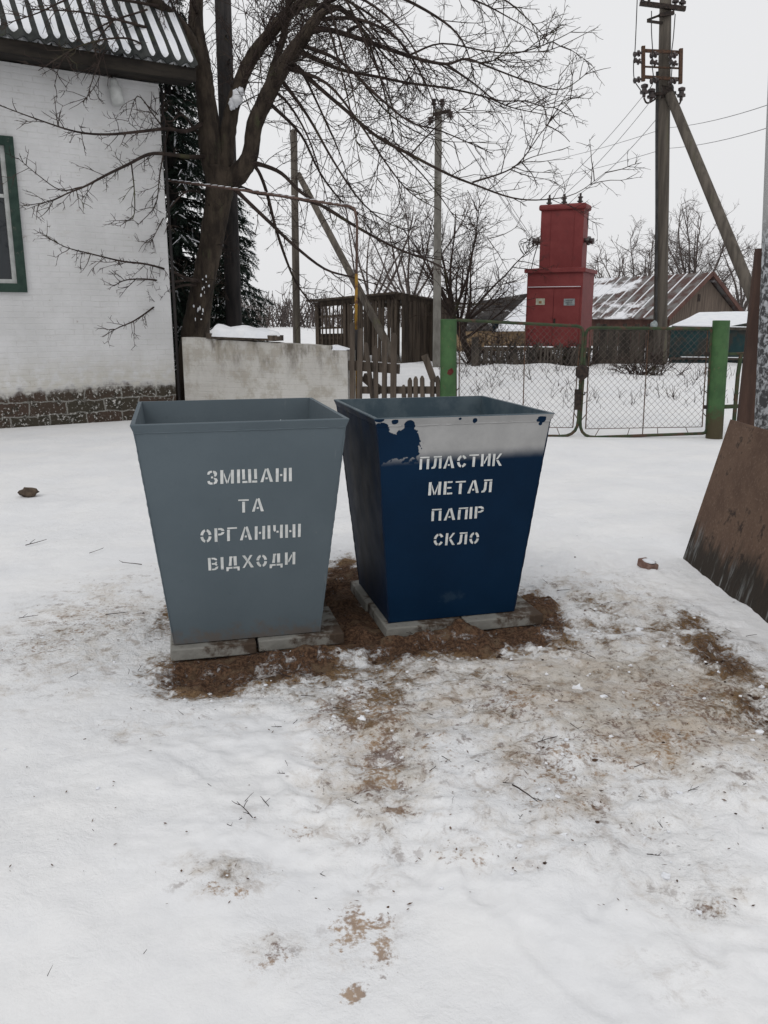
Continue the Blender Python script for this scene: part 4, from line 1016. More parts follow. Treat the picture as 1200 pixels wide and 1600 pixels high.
oR, _, _ = post(PR, topR.z, .108, 'round green gate post, right of the wire gate near the leaning board', topR.x - PR.x)
m = MB(); q = gp(703, 580) - GPN * .10; m.lump(q, (.045, .012, .045), 3, .3, 10, 6); m.build('rust_spot', pm('red_rust', (.07, .014, .012), (.10, .025, .02), 20, .9, .3), oL)
for b_ in (553, 636):
    m = MB(); m.bar(gp(1100, b_), gp(1118, b_), .03, .05); m.build('hinge', m_iron, oR)
def leaf(corners, curve, inner, mids, label, meet):
    """corners: pixel TL, TR, BR, BL of the tube frame; inner: mesh rectangle"""
    TL, TR, BR, BL = [gp(*q) for q in corners]
    base = Vector((BL.x, BL.y, 0)); root = empty('gate_leaf', base); tag(root, label, 'gate', 'two leaves of the wire gate')
    def rounded(a, b_, c_, r_=.14, k=5):
        d1_, d2_ = (a - b_).normalized() * r_, (c_ - b_).normalized() * r_
        return [((1 - u) ** 2) * (b_ + d1_) + 2 * u * (1 - u) * b_ + u * u * (b_ + d2_) for u in [i / k for i in range(k + 1)]]
    cs = [TL, TR, BR, BL]; path = []
    for i in range(4): path += rounded(cs[i - 1], cs[i], cs[(i + 1) % 4], curve[i])
    path.append(path[0]); path.append(path[1])
    m = MB(); m.tube(path, .021, 8); m.build('frame', m_gtube, root, smooth=True)
    iTL, iTR, iBR, iBL = [gp(*q) for q in inner]
    m = MB()
    for a, b_ in ((iTL, iBL), (iTR, iBR)): m.tube([a, b_], .0075, 6)
    m.tube([iBL, iBR], .005, 5)
    for f_ in mids: m.tube([TL.lerp(TR, f_), BL.lerp(BR, f_)], .007, 6)
    for f_ in (.12, .38, .62, .86):
        a = iBL.lerp(iBR, f_); m.tube([a, BL.lerp(BR, f_) + Vector((0, 0, .0))], .005, 5)
    for f_ in (.38, .62, .85):
        m.tube([TL.lerp(BL, f_), iTL.lerp(iBL, f_)], .006, 5); m.tube([TR.lerp(BR, f_), iTR.lerp(iBR, f_)], .006, 5)
    m.build('bars', m_rust, root)
    # woven wire: zigzag strands, each crossing its neighbour
    m = MB(); ex = (iBR - iBL); wid = ex.length; ex.normalize(); hgt = (iTL - iBL).length
    ps = .041; n_ = int(wid / ps)
    pv = .044; kz = int(hgt / pv)
    sag = lambda u, v: .012 * mnoise.noise(Vector((u * 3, v * 3, 2.0)))
    for i in range(n_ + 1):
        pts = []
        for k_ in range(kz + 1):
            u = i * ps + (ps / 2 if (k_ + i) % 2 else -ps / 2); u = min(max(u, 0), wid); v = k_ * pv
            pts.append(iBL + ex * (u + sag(u, v)) + Vector((0, 0, v + sag(v, u))) + GPN * (.003 if k_ % 2 else -.003))
        m.tube(pts, .0030, 3, cap=False)
    m.build('wire_mesh', m_mesh, root)
    return root
lf = leaf([(711, 500), (912, 510), (902, 682), (712, 679)], [.03, .10, .22, .10], [(718, 502), (908, 511), (895, 668), (717, 668)], [.55], 'chain-link gate leaf on the left, hung from the post behind the blue bin', 1)
rl = leaf([(916, 512), (1112, 514), (1104, 677), (905, 684)], [.10, .04, .06, .22], [(922, 513), (1106, 515), (1097, 667), (915, 670)], [.50], 'chain-link gate leaf on the right with a dark diamond lock plate', 1)
m = MB(); q = gp(909, 581, -.03); 
m.prism([q + GP * a + Vector((0, 0, c_)) for a, c_ in ((-.085, .06), (0, .10), (.085, .06), (.085, -.05), (0, -.12), (-.085, -.05))], -GPN * .02); m.build('lock_plate', m_iron, rl)
m = MB(); m.bar(gp(903, 608, -.02), gp(902, 640, -.02), .03, .09); m.tube([gp(910, 615, -.03), gp(913, 617, -.03), gp(913, 612, -.03)], .008, 6); m.build('bolt', m_iron, rl)
# narrow side gate past the right post
q0 = gp(1146, 668); q0.z = 0
m = MB(); 
m.tube([gp(1145, 680), gp(1153, 585), gp(1158, 553)], .028, 8); m.tube([gp(1163, 552), gp(1150, 553), gp(1122, 553)], .02, 6); m.bar(gp(1124, 636), gp(1165, 634), .04, .05); m.tube([gp(1172, 680), gp(1176, 552)], .022, 6)
tag(m.build('side_gate', m_gtube, at=q0), 'narrow rusty tube side gate just right of the right-hand gate post', 'gate')

# ------------------------------------------------------------------ red transformer cabinet
rng.seed(9)
m_red = pm('red_cabinet_paint', (.155, .028, .028), (.185, .038, .037), 3, .6, .12, 30, stain=((.115, .028, .028), 4, .55, .75))
TYd = 23.6
tb = P(882, 547, TYd); tz0 = tb.z
tr_rz = R(-25)
root = empty('transformer_cabinet', (tb.x, TYd + .9, gz(tb.x, TYd)), tr_rz); tag(root, 'two-tier red metal transformer substation with double doors, behind the fence', 'transformer')
TM = XF[root]
sc_ = TYd / F
Wd = 1.56; Dp = 1.50
zz = lambda py: P(877, py, TYd).z - TM.translation.z
b0z, ledge, uz, utop = zz(547), zz(424), zz(418), zz(321)
m = MB(); m.box((0, 0, (b0z + ledge) / 2), (Wd, Dp, ledge - b0z)); m.build('lower_cabinet', m_red, root, local=True, bevel=.015)
m = MB(); m.box((0, 0, ledge + .035), (Wd + .14, Dp + .14, .10)); 
m.add([(-Wd / 2 - .07, -Dp / 2 - .07, ledge + .085), (Wd / 2 + .07, -Dp / 2 - .07, ledge + .085), (Wd / 2 + .07, Dp / 2 + .07, ledge + .085), (-Wd / 2 - .07, Dp / 2 + .07, ledge + .085), (-.5, .0, ledge + .16), (.5, 0, ledge + .16)], [(0, 1, 5, 4), (1, 2, 5), (2, 3, 4, 5), (3, 0, 4)])
m.build('lower_roof', m_red, root, local=True)
hz_ = zz(449)
for sx in (-1, 1):
    m = MB(); m.box((sx * .365, -Dp / 2 - .012, (b0z + .05 + hz_) / 2), (.72, .03, hz_ - b0z - .1)); d_ = m.build('door', m_red, root, local=True, bevel=.006)
    if sx == 1:
        m = MB(); m.box((.05, -Dp / 2 - .04, (b0z + hz_) / 2 - .1), (.05, .03, .22)); m.build('handle', m_iron, d_, local=True)
m = MB(); m.box((0, -Dp / 2 - .015, hz_), (1.48, .06, .03)); m.build('rain_strip', m_red, root, local=True)
m = MB(); m.box((0, -Dp / 2 - .03, hz_ + .022), (1.46, .05, .012)); m.build('snow_line', m_snow, root, local=True)
m_plate = pm('faded_plate', (.30, .31, .24), (.42, .42, .34), 20, .6, .1); m_plate2 = pm('grey_plate', (.16, .19, .20), (.30, .33, .33), 14, .6, .1)
m = MB(); m.box((-.37, -Dp / 2 - .032, zz(471)), (.25, .008, .17)); p1 = m.build('yellowed_notice', m_plate, root, local=True)
m = MB(); m.box((.44, -Dp / 2 - .032, zz(472)), (.30, .008, .18)); p2 = m.build('grey_notice', m_plate2, root, local=True)
m = MB()
for i in range(3): m.box((.44, -Dp / 2 - .038, zz(469 + i * 3)), (.20 - .03 * i, .003, .018))
m.build('print', m_iron, p2, local=True)
m = MB(); m.box((-.37, -Dp / 2 - .038, zz(472)), (.08, .003, .07)); m.build('print', pm('faded_red_print', (.20, .10, .05), (.24, .14, .07), 20, .7, 0), p1, local=True)
Uw, Ud = 1.20, .62; ux = .0
m = MB(); m.box((ux, .1, (uz + utop) / 2), (Uw, Ud, utop - uz)); 
for sx in (-.32, .34): m.box((ux + sx, .1 - Ud / 2 - .006, (uz + utop) / 2), (.02, .014, utop - uz - .1))
m.build('upper_cabinet', m_red, root, local=True, bevel=.012)
m = MB(); m.box((ux, .1, utop + .05), (Uw + .12, Ud + .14, .16)); m.build('upper_roof', m_red, root, local=True, bevel=.05)
for sx in (-.48, .28):
    m = MB(); m.box((ux + sx, -.28, uz - .02), (.34, .1, .05)); m.build('snow_edge', m_snow, root, local=True)
insx = []
for sx in (-.42, .0, .44):
    m = MB(); b_ = (ux + sx, -.08, utop + .10); m.lathe(b_, (.05, -.1, 1), [(0, .05), (.06, .05), (.07, .085), (.10, .085), (.11, .05), (.17, .05), (.18, .075), (.21, .075), (.22, .03), (.30, .03)], 8)
    m.build('insulator', m_ins, root, local=True); insx.append(TM @ Vector((ux + sx, -.10, utop + .38)))
for sx in (-1, 1):
    m = MB(); m.lathe((ux + sx * .60, .0, zz(372)), (sx, -.1, .15 * -sx), [(0, .06), (.08, .06), (.09, .12), (.16, .12), (.17, .07), (.26, .09), (.28, .03)], 8); m.build('bushing', m_ins, root, local=True)
lbush = TM @ Vector((ux - .86, .0, zz(372)))
m = MB()
for i in range(6):
    c = lbush + Vector((-.12 + rng.gauss(0, .08), 0, rng.gauss(-.08, .08)))
    q = [c + Vector((math.cos(a) * rng.uniform(.08, .26), rng.gauss(0, .05), math.sin(a) * rng.uniform(.08, .3))) for a in [j * .9 for j in range(6)]]
    m.tube(cat([lbush + Vector((.2, 0, 0))] + q, 3), .0085, 4)
m.tube(cat([lbush + Vector((.15, 0, -.05)), lbush + Vector((.05, 0, -.4)), lbush + Vector((-.02, 0, -.8)), TM @ Vector((-.72, -.3, ledge + .08))], 4), .014, 5)
m.build('cable_tangle', m_wiredark, root)
m = MB(); m.box((-Wd / 2 - .04, -.1, zz(515)), (.10, .5, .9)); m.build('side_box', m_iron, root, local=True)
m = MB()
for sx in (-.5, .5): m.box((sx, 0, b0z / 2 - .15), (.35, 1.4, b0z + .3 - .01))
m.build('footing', m_conc, root, local=True)

# ------------------------------------------------------------------ utility poles
def insulator(mb, p, ax, s_=1.0):
    mb.lathe(p, ax, [(0, .03 * s_), (.05 * s_, .03 * s_), (.06 * s_, .075 * s_), (.10 * s_, .075 * s_), (.11 * s_, .045 * s_), (.15 * s_, .045 * s_), (.16 * s_, .065 * s_), (.20 * s_, .065 * s_), (.22 * s_, .02 * s_)], 8)
UY = 22.6
bq = P(1031, 579, UY); gzb = gz(bq.x, UY)
root = empty('utility_pole', (bq.x, UY, gzb)); tag(root, 'tall wooden power pole with crossarms and a slanted brace, right of the red cabinet', 'utility pole')
up = lambda a, b_, dy=0.0: P(a, b_, UY + dy)
m = MB(); A = Vector((bq.x, UY, gzb - .3)); m.tube([A, up(1035, 300), up(1039, 60), up(1041, -70)], [.185, .165, .145, .135], 14, jit=.02); m.build('pole', m_pole, root, smooth=True)
m = MB(); A, B = up(1046, 147, -.2), P(1178, 468, 20.6); e = B + (B - A).normalized() * 3.1; m.tube([A, A.lerp(e, .5), e], [.118, .142, .155], 12, jit=.02); m.build('brace', m_pole, root, smooth=True)
m = MB(); m.bar(up(1000, 5, -.2), up(1071, 14, -.2), .09, .10); m.bar(up(1012, 31, -.3), up(1036, 22, -.1), .05, .05); m.bar(up(1012, 33, -.3), up(1034, 36, -.1), .06, .05); m.bar(up(1030, 24, -.18), up(1053, 20, -.18), .09, .08); m.build('crossarm', m_iron, root)
m = MB()
m.bar(up(1005, 72, -.32), up(1005, 127, -.32), .08, .08); m.bar(up(1064, 76, -.32), up(1063, 131, -.32), .08, .08); 
for a, b_ in ((79, 82), (104, 107), (120, 124)): m.bar(up(1003, a, -.27), up(1065, b_, -.27), .06, .07 if a != 104 else .03)
m.build('switch_frame', m_rust, root)
for q in ((1004, 4), (1014, 3), (1055, 9), (1066, 11)):
    m = MB(); insulator(m, up(*q, -.22), (0, 0, 1), 1.15); m.build('insulator', m_ins, root)
for row in ((84, 86, 87), (100, 102, 103), (125, 126, 127)):
    for x_, y_2 in zip((1003, 1029, 1059), row):
        m = MB(); insulator(m, up(x_, y_2 - 2, -.45), (-1, 0, -.25 if row[0] != 100 else .3), 1.0); m.build('insulator', m_ins, root)
for x_, y_2, h in ((1006, 152, 1), (1017, 159, 1), (1064, 157, 1)):
    m = MB(); insulator(m, up(x_, y_2, -.3), (0, 0, 1), 1.4); m.build('insulator', m_ins, root)
m = MB(); m.tube(cat([up(1006, 153, -.3), up(1011, 161, -.3), up(1022, 156, -.28), up(1034, 146, -.2)], 3), .022, 6); m.tube(cat([up(1064, 157, -.3), up(1060, 163, -.3), up(1050, 150, -.2)], 3), .022, 6); m.tube([up(1018, 147, -.22), up(1056, 145, -.22)], .04, 6)
m.tube([up(1031, 145, -.02), up(1049, 145, -.02)], .19, 10)
m.build('insulator_hooks', m_iron, root)
m = MB(); m.tube([up(1027, 112, -.18), up(1026, 200, -.18), up(1026, 330, -.2), up(1025, 505, -.22)], .035, 6); m.build('down_conduit', m_wiredark, root)
m = MB()
for a in ([(996, -10), (994, 40), (992, 82), (990, 98), (991, 124), (999, 138), (1006, 148)], [(1018, 17), (1018, 50), (1020, 84), (1019, 102), (1021, 126), (1014, 142), (1016, 152)], [(1055, 22), (1052, 60), (1049, 86), (1050, 104), (1049, 126), (1053, 143), (1063, 152)]):
    m.tube(cat([up(*q, -.5) for q in a], 4), .013, 4)
m.build('jumper_wires', m_wiredark, root)
m = MB(); m.lump(up(1022, 508, -.25), (.10, .08, .12), 2, .3, 8, 6); m.build('junction_box', m_plate2, root)

def simple_pole(px0, py0, px1, py1, Y, r0, r1, mt, label, n=10, name='utility_pole'):
    q = P(px0, py0, Y); zg = gz(q.x, Y); root = empty(name, (q.x, Y, zg)); tag(root, label, 'utility pole')
    tq = P(px1, py1, Y); m = MB(); m.tube([Vector((q.x, Y, zg - .3)), tq, tq + Vector((0, 0, .02))], [r0, r1, r1 * .8], n); m.build('pole', mt, root, smooth=n > 6)
    return root
CY = 20.6
cp = simple_pole(682, 597, 685, 170, CY, .135, .105, m_conc, 'pale square concrete power pole behind the left gate post', 4)
m = MB(); q = lambda a, b_: P(a, b_, CY - .12)
m.bar(q(676, 179), q(704, 173), .05, .07); m.tube([q(678, 165), q(676, 192)], .012, 5); m.tube([q(703, 156), q(704, 184)], .012, 5); m.build('bracket', m_iron, cp)
for a, b_, ax in ((678, 168, (0, 0, 1)), (691, 168, (0, 0, 1)), (672, 196, (0, 0, 1)), (704, 187, (0, 0, 1))):
    m = MB(); insulator(m, q(a, b_), ax, .85); m.build('insulator', m_ins, cp)
m = MB(); m.lump(P(685, 169, CY), (.12, .12, .05), 1, .2, 8, 5); m.build('snow_cap', m_snow, cp)
LY = 25.0
lp = simple_pole(464, 560, 459, 204, LY, .115, .095, m_pole, 'weathered power pole with a slanted brace, seen through the tree branches', 10)
m = MB(); A, B = P(466, 272, LY - .1), P(607, 541, 22.5); e = B + (B - A).normalized() * 1.2; m.tube([A, e], [.085, .115], 10); m.build('brace', m_pole, lp, smooth=True)

# ------------------------------------------------------------------ wires
def wire(pts, r, label, sag=0.0, mt=None, group='overhead wires'):
    out = []
    for i in range(len(pts) - 1):
        for k in range(12):
            u = k / 12; p = pts[i].lerp(pts[i + 1], u); p.z -= sag * 4 * u * (1 - u); out.append(p)
    out.append(pts[-1]); m = MB(); m.tube(out, r, 4); o = m.build('wire', mt or m_wire, at=pts[0]); tag(o, label, 'wire', group)
lab = 'thin wire sloping from the tall wooden pole down to the red transformer top'
for a, b_, i in ((1003, 152, 0), (1015, 160, 1), (1024, 188, 2)): wire([up(a, b_, -.35), insx[i]], .008, lab, .12, group='three wires down to the transformer')
far = [P(1290, 130, 17.5), P(1290, 168, 17.5)]
wire([far[0], P(1040, 200, 27), P(800, 260, 40), P(610, 300, 60)], .0095, 'upper of two long thin wires crossing the grey sky behind the tall pole', .15)
wire([far[1], P(1040, 232, 27), P(800, 286, 40), P(610, 325, 60)], .0095, 'lower of two long thin wires crossing the grey sky behind the tall pole', .15)
lab = 'thin wire running from the pale concrete pole down to the red transformer side'
for a, b_, dz in ((704, 158, .1), (704, 184, 0), (691, 163, .05)): wire([P(a, b_, CY - .12), lbush + Vector((0, 0, dz - .02))], .007, lab, .10, group='wires from the concrete pole to the transformer')
wire([P(459, 212, LY), P(570, 192, 23), P(691, 163, CY - .1)], .008, 'thin wire between the braced wooden pole and the concrete pole top', .05)
# ------------------------------------------------------------------ open timber shed
rng.seed(21)
A = P(498, 560, 26.0); B = P(624, 566, 23.6); Cc = P(700, 566, 26.2)
zg = gz(B.x, B.y) - .05
for q in (A, B, Cc): q.z = zg
shed = empty('timber_shed', B); tag(shed, 'dark open timber shed with a slatted side, behind the near picket fence', 'shed')
hA, hB, hC = P(498, 478, A.y).z, P(624, 466, B.y).z, P(700, 482, Cc.y).z
ab = (B - A); ac = (Cc - B)
an_ = Vector((ab.y, -ab.x, 0)).normalized(); cn = Vector((ac.y, -ac.x, 0)).normalized()
def sh(u, z, off=0): q = A + ab * u + an_ * off; return Vector((q.x, q.y, z))
def sh2(u, z, off=0): q = B + ac * u + cn * off; return Vector((q.x, q.y, z))
m = MB()
for u in (0, .36, .97): m.bar(sh(u, zg - .2), sh(u, lerp(hA, hB, u)), .12, .12, an_)
m.bar(sh2(1, zg - .2), sh2(1, hC), .12, .12, cn)
bk = -an_ * 2.2
m.bar(sh(0, zg - .2) + bk, sh(0, hA) + bk, .12, .12, an_); m.bar(sh(.5, zg - .2) + bk, sh(.5, hA) + bk, .10, .1, an_)
m.bar(sh(-.03, hA + .03), sh(1.02, hB + .03), .12, .14); m.bar(sh2(0, hB + .03), sh2(1.03, hC + .03), .12, .14); m.bar(sh(0, hA) + bk, sh(.8, lerp(hA, hB, .8)) + bk, .1, .12)
m.build('frame', m_shedwood, shed)
m = MB()
for i in range(7):
    u = .03 + i * .050; m.bar(sh(u, zg, .07), sh(u + rng.uniform(-.006, .006), lerp(hA, hB, u), .07), .045, .02, an_)
for z in (.42, .60, .80): m.bar(sh(0, lerp(zg, hA, z), .04), sh(.36, lerp(zg, lerp(hA, hB, .36), z), .04), .04, .06)
m.build('lattice', m_shedwood, shed)
m = MB()
m.prism([sh(.0, zg, .03), sh(.37, zg, .03), sh(.37, zg + (hA - zg) * .52, .03), sh(.0, zg + (hA - zg) * .50, .03)], -an_ * .03)
u = .37
while u < .985:
    wd = rng.uniform(.022, .034); top_ = lerp(hA, hB, u) - rng.choice((0, 0, .02, .05, .5 if rng.random() < .3 else .0))
    if rng.random() > .04: m.bar(sh(u + wd / 2, zg, .08), sh(u + wd / 2 + rng.uniform(-.005, .005), top_, .08), wd * ab.length, .025, an_)
    u += wd + rng.uniform(.003, .010)
u = .0
while u < .98:
    wd = rng.uniform(.05, .08)
    m.bar(sh2(u + wd / 2, zg, .08), sh2(u + wd / 2, lerp(hB, hC, u) - rng.uniform(0, .06), .08), wd * ac.length, .025, cn); u += wd + rng.uniform(.003, .012)
m.build('boarding', m_shedwood, shed)
m = MB(); m.prism([sh(.52, zg), sh(1, zg), sh2(1, zg), sh2(1, zg) + bk * .6, sh(.52, zg) + bk], (0, 0, .02)); m.prism([sh(.62, zg, -1.6), sh(1, zg, -1.6), sh(1, hB - .1, -1.6), sh(.62, hA - .1, -1.6)], -an_ * .05); m.build('inner_boarding', m_shedwood, shed)
m = MB(); rf = [sh(-.06, hA + .12, .3), sh(1.03, hB + .12, .3), sh2(1.04, hC + .12, .25), sh2(1.04, hC + .12, .25) + bk, sh(-.06, hA + .10) + bk]
m.prism(rf, (0, 0, .05)); m.build('roof', m_shedwood, shed)

# ------------------------------------------------------------------ dark picket and board fences across the field
m_fence = pm('dark_fence_wood', (.026, .023, .020), (.075, .064, .053), 5, .95, .3, 20, (1, 1, .2), ((.10, .085, .07), 2, .58, .72))
FYd = 21.3
A = P(741, 583, FYd); B = P(926, 577, FYd + .6)
A.z = gz(A.x, A.y); B.z = gz(B.x, B.y)
fa = empty('picket_fence', A); tag(fa, 'low dark picket fence with leaning pickets in front of the red cabinet', 'fence')
m = MB(); L = (B - A).length; n_ = 52; d_ = (B - A).normalized()
for i in range(n_):
    p = A.lerp(B, (i + rng.uniform(-.3, .3)) / n_); h = rng.uniform(.42, .60) * (1.0 if i > 14 else .95); ln_ = rng.gauss(.10 if i > 22 else .02, .10)
    m.bar(p + Vector((0, 0, -.1)), p + d_ * ln_ + Vector((0, rng.gauss(0, .05), h)), .045, .02, (0, 1, 0))
m.build('pickets', m_fence, fa)
m = MB(); m.bar(A + Vector((0, .03, .46)), A.lerp(B, .55) + Vector((0, .03, .47)), .04, .05); m.bar(A + Vector((0, .03, .12)), A.lerp(B, .9) + Vector((0, .03, .14)), .04, .05); m.bar(A.lerp(B, .55) + Vector((0, .03, .46)), B + Vector((0, .03, .44)), .04, .05); m.build('rails', m_fence, fa)
m = MB(); m.bar(A + Vector((0, 0, -.2)), A + Vector((0, 0, .72)), .16, .14, (0, 1, 0)); m.build('post', m_fence, fa)
m = MB()
for i in range(12): p = A.lerp(B, rng.random() * .9) + Vector((0, .03, .49)); m.lump(p, (rng.uniform(.05, .18), .02, .018), i, .3, 6, 4)
tag(m.build('snow', m_snow, fa), None, None, None, 'stuff')
m_teal = pm('teal_board_paint', (.007, .028, .032), (.014, .042, .044), 4, .7, .3, 20, stain=((.03, .03, .026), 2.0, .45, .60))
A = P(926, 580, 22.5); B = P(1043, 580, 23.4); A.z = gz(A.x, A.y); B.z = gz(B.x, B.y)
fb = empty('picket_fence', A); tag(fb, 'taller grey-brown picket fence between the red cabinet and the tall wooden pole', 'fence')
m = MB(); d_ = (B - A).normalized(); n_ = 44
for i in range(n_):
    p = A.lerp(B, i / n_); h = rng.uniform(.92, 1.06); m.bar(p + Vector((0, 0, -.1)), p + d_ * rng.gauss(0, .02) + Vector((0, 0, h)), rng.uniform(.040, .055), .02, (0, 1, 0))
m.build('pickets', m_fence, fb)
m = MB(); m.bar(A + Vector((0, .04, .3)), B + Vector((0, .04, .3)), .05, .06); m.bar(A + Vector((0, .04, .85)), B + Vector((0, .04, .85)), .05, .06); m.build('rails', m_fence, fb)
A = P(1044, 580, 23.4); B = P(1215, 580, 24.2); A.z = gz(A.x, A.y); B.z = gz(B.x, B.y)
fc = empty('board_fence', A); tag(fc, 'dark teal board fence with snow on its rails, right of the tall wooden pole', 'fence')
m = MB(); u = 0; d_ = (B - A).normalized()
while u < 1:
    wd = rng.uniform(.035, .06); m.bar(A.lerp(B, u + wd / 2) + Vector((0, 0, -.1)), A.lerp(B, u + wd / 2) + Vector((0, rng.gauss(0, .01), rng.uniform(.90, .98))), wd * (B - A).length * .97, .025, (0, 1, 0)); u += wd
m.build('boards', m_teal, fc)
m = MB(); m.bar(A + Vector((0, -.05, .96)), B + Vector((0, -.05, .98)), .06, .07); m.bar(A + Vector((0, -.05, .12)), B + Vector((0, -.05, .14)), .06, .06); m.build('rails', m_fence, fc)
m = MB(); m.bar(A + Vector((0, -.05, 1.01)), B + Vector((0, -.05, 1.03)), .05, .028); m.build('snow', m_snow, fc); m = MB(); m.bar(A + Vector((0.3, -.05, .165)), B + Vector((0, -.05, .185)), .05, .02); m.build('snow', m_snow, fc)

# ------------------------------------------------------------------ village houses
def house_mats():
    t = NT('snow_streaked_tin'); x, y, z = t.xyz()
    tin = t.mix(t.ss(t.noise(1.6, 6, .65), .42, .60), (.075, .040, .034), (.15, .145, .142))
    sn = t.math('ADD', t.math('MULTIPLY', t.noise(1.3, 6, .65, t.map((1, .5, .5))), 1.2), t.math('MULTIPLY', y, .044))
    c = t.mix(t.ss(sn, .72, .86), tin, (.74, .75, .78))
    tin_m = t.fin(c, .7, t.noise(8), .2, .02)
    return tin_m
m_tin = house_mats()
m_yel = pm('yellow_limewash', (.19, .13, .075), (.27, .19, .11), 2, .9, .2, 20, stain=((.12, .09, .06), 3, .55, .7))
m_brown = pm('gable_boards', (.085, .066, .055), (.15, .118, .095), 3, .95, .4, 12, (6, 6, .3))
m_redwall = pm('dull_red_wall', (.085, .045, .038), (.13, .07, .056), 3, .9, .2)
m_rslate = pm('dark_house_roof', (.022, .020, .020), (.055, .050, .048), 2, .9, .3, 12, stain=((.60, .61, .63), 3.2, .60, .70))
YH = 34.0
E0 = P(1043, 494, YH); ld = Vector((-.515, .857, 0)); gdr = Vector((.857, .515, 0))
R0 = P(1104, 428, YH + 1.15); wd = 2 * (R0 - E0).dot(gdr)
LB = 12.4; zg = gz(E0.x, YH)
hz = E0.z
root = empty('tin_roof_barn', (E0.x, E0.y, zg), math.atan2(gdr.y, gdr.x)); tag(root, 'long low barn with snow-streaked rusty tin roof, right of the red cabinet', 'barn')
XI = XF[root].inverted()
hw = hz - zg; hr = R0.z - zg
m = MB()
m.add([(.15, 0, -.3), (wd - .15, 0, -.3), (wd - .15, 0, hw + .1), (wd / 2, 0, hr - .15), (.15, 0, hw + .1)], [(0, 1, 2, 3, 4)]); m.build('gable', m_brown, root, local=True)
m = MB(); m.add([(.15, 0, -.3), (.15, LB, -.3), (.15, LB, hw + .1), (.15, 0, hw + .1)], [(3, 2, 1, 0)]); m.add([(wd - .15, 0, -.3), (wd - .15, LB, -.3), (wd - .15, LB, hw + .1), (wd - .15, 0, hw + .1)], [(0, 1, 2, 3)])
m.add([(.15, LB, -.3), (wd - .15, LB, -.3), (wd - .15, LB, hw), (wd / 2, LB, hr - .15), (.15, LB, hw)], [(4, 3, 2, 1, 0)]); m.build('wall', m_redwall, root, local=True)
m = MB(); nS = 22
hdir = Vector((wd / 2 + .25, 0, hr - hw + .0)).normalized()
eL = Vector((-.25, -.25, hw - .1)); 
m.prism([(-.25, -.25, hw - .12), (wd / 2, -.25, hr), (wd / 2, LB + .2, hr), (-.25, LB + .2, hw - .12)], (0, 0, .05))
m.prism([(wd / 2, -.25, hr), (wd + .25, -.25, hw - .12), (wd + .25, LB + .2, hw - .12), (wd / 2, LB + .2, hr)], (0, 0, .05))
rf = m.build('roof', m_tin, root, local=True)
m = MB()
for i in range(nS): y_ = -.2 + i * (LB + .2) / (nS - 1); m.bar((-.25, y_, hw - .055), (wd / 2, y_, hr + .065), .055, .03)
m.build('snowy_seams', m_snow, rf, local=True)
m = MB(); m.bar((-.25, -.28, hw - .10), (wd / 2, -.28, hr + .02), .05, .16); m.bar((wd / 2, -.28, hr + .02), (wd + .25, -.28, hw - .10), .05, .16); m.build('bargeboard', m_redwall, root, local=True)
m = MB(); m.box((wd * .41, -.01, hr - .95), (.14, .02, .28)); m.build('loft_opening', m_iron, root, local=True)

# cottage with the dark roof left of the cabinet
YC = 31.0
a0, a1 = P(722, 518, YC), P(815, 516, YC + 1.2); r0_, r1_ = P(752, 473, YC + 1.8), P(835, 460, YC + 2.6)
zg = gz(a0.x, YC)
root = empty('cottage', (a0.x, a0.y, zg)); tag(root, 'small yellow-brown cottage with a dark snow-dusted roof, left of the red cabinet', 'cottage')
m = MB(); xw = (a1 - a0); xw.z = 0; xn = Vector((-xw.y, xw.x, 0)).normalized()
w0, w1 = a0 + xw * .04, a0 + xw * 1.3
for q in (w0, w1): q.z = zg - .3
m.prism([w0, w1, w1 + xn * 3.2, w0 + xn * 3.2], (0, 0, a0.z - zg + .35)); m.build('wall', m_yel, root)
rb0, rb1 = r0_ + xn * 1.8, r1_ + xn * 1.8 + xw * .35; rb0.z = rb1.z = a0.z - .1
m = MB(); ae = P(769, 517, YC + .5); r1_ = P(826, 461, YC + 2.6)
m.prism([a0 - xw * .02, ae, r1_, r0_], (0, 0, .07)); m.prism([r0_, r1_, rb1, rb0], (0, 0, .07)); m.prism([a0 - xw * .02, r0_, rb0], (0, 0, .07))
m.build('roof', m_rslate, root)
m = MB(); m.prism([P(771, 518, YC + .62), P(850, 517, YC + .7), P(850, 461, YC + 2.9), P(829, 461, YC + 2.75)], (0, 0, .09)); m.build('snowy_annex_roof', m_snow, root)
m = MB(); wq = w0 + xw * .45 - xn * .01; m.prism([wq + Vector((0, 0, 1.0)), wq + xw * .1 + Vector((0, 0, 1.0)), wq + xw * .1 + Vector((0, 0, 1.45)), wq + Vector((0, 0, 1.45))], -xn * .03); m.build('window', m_glass, root)

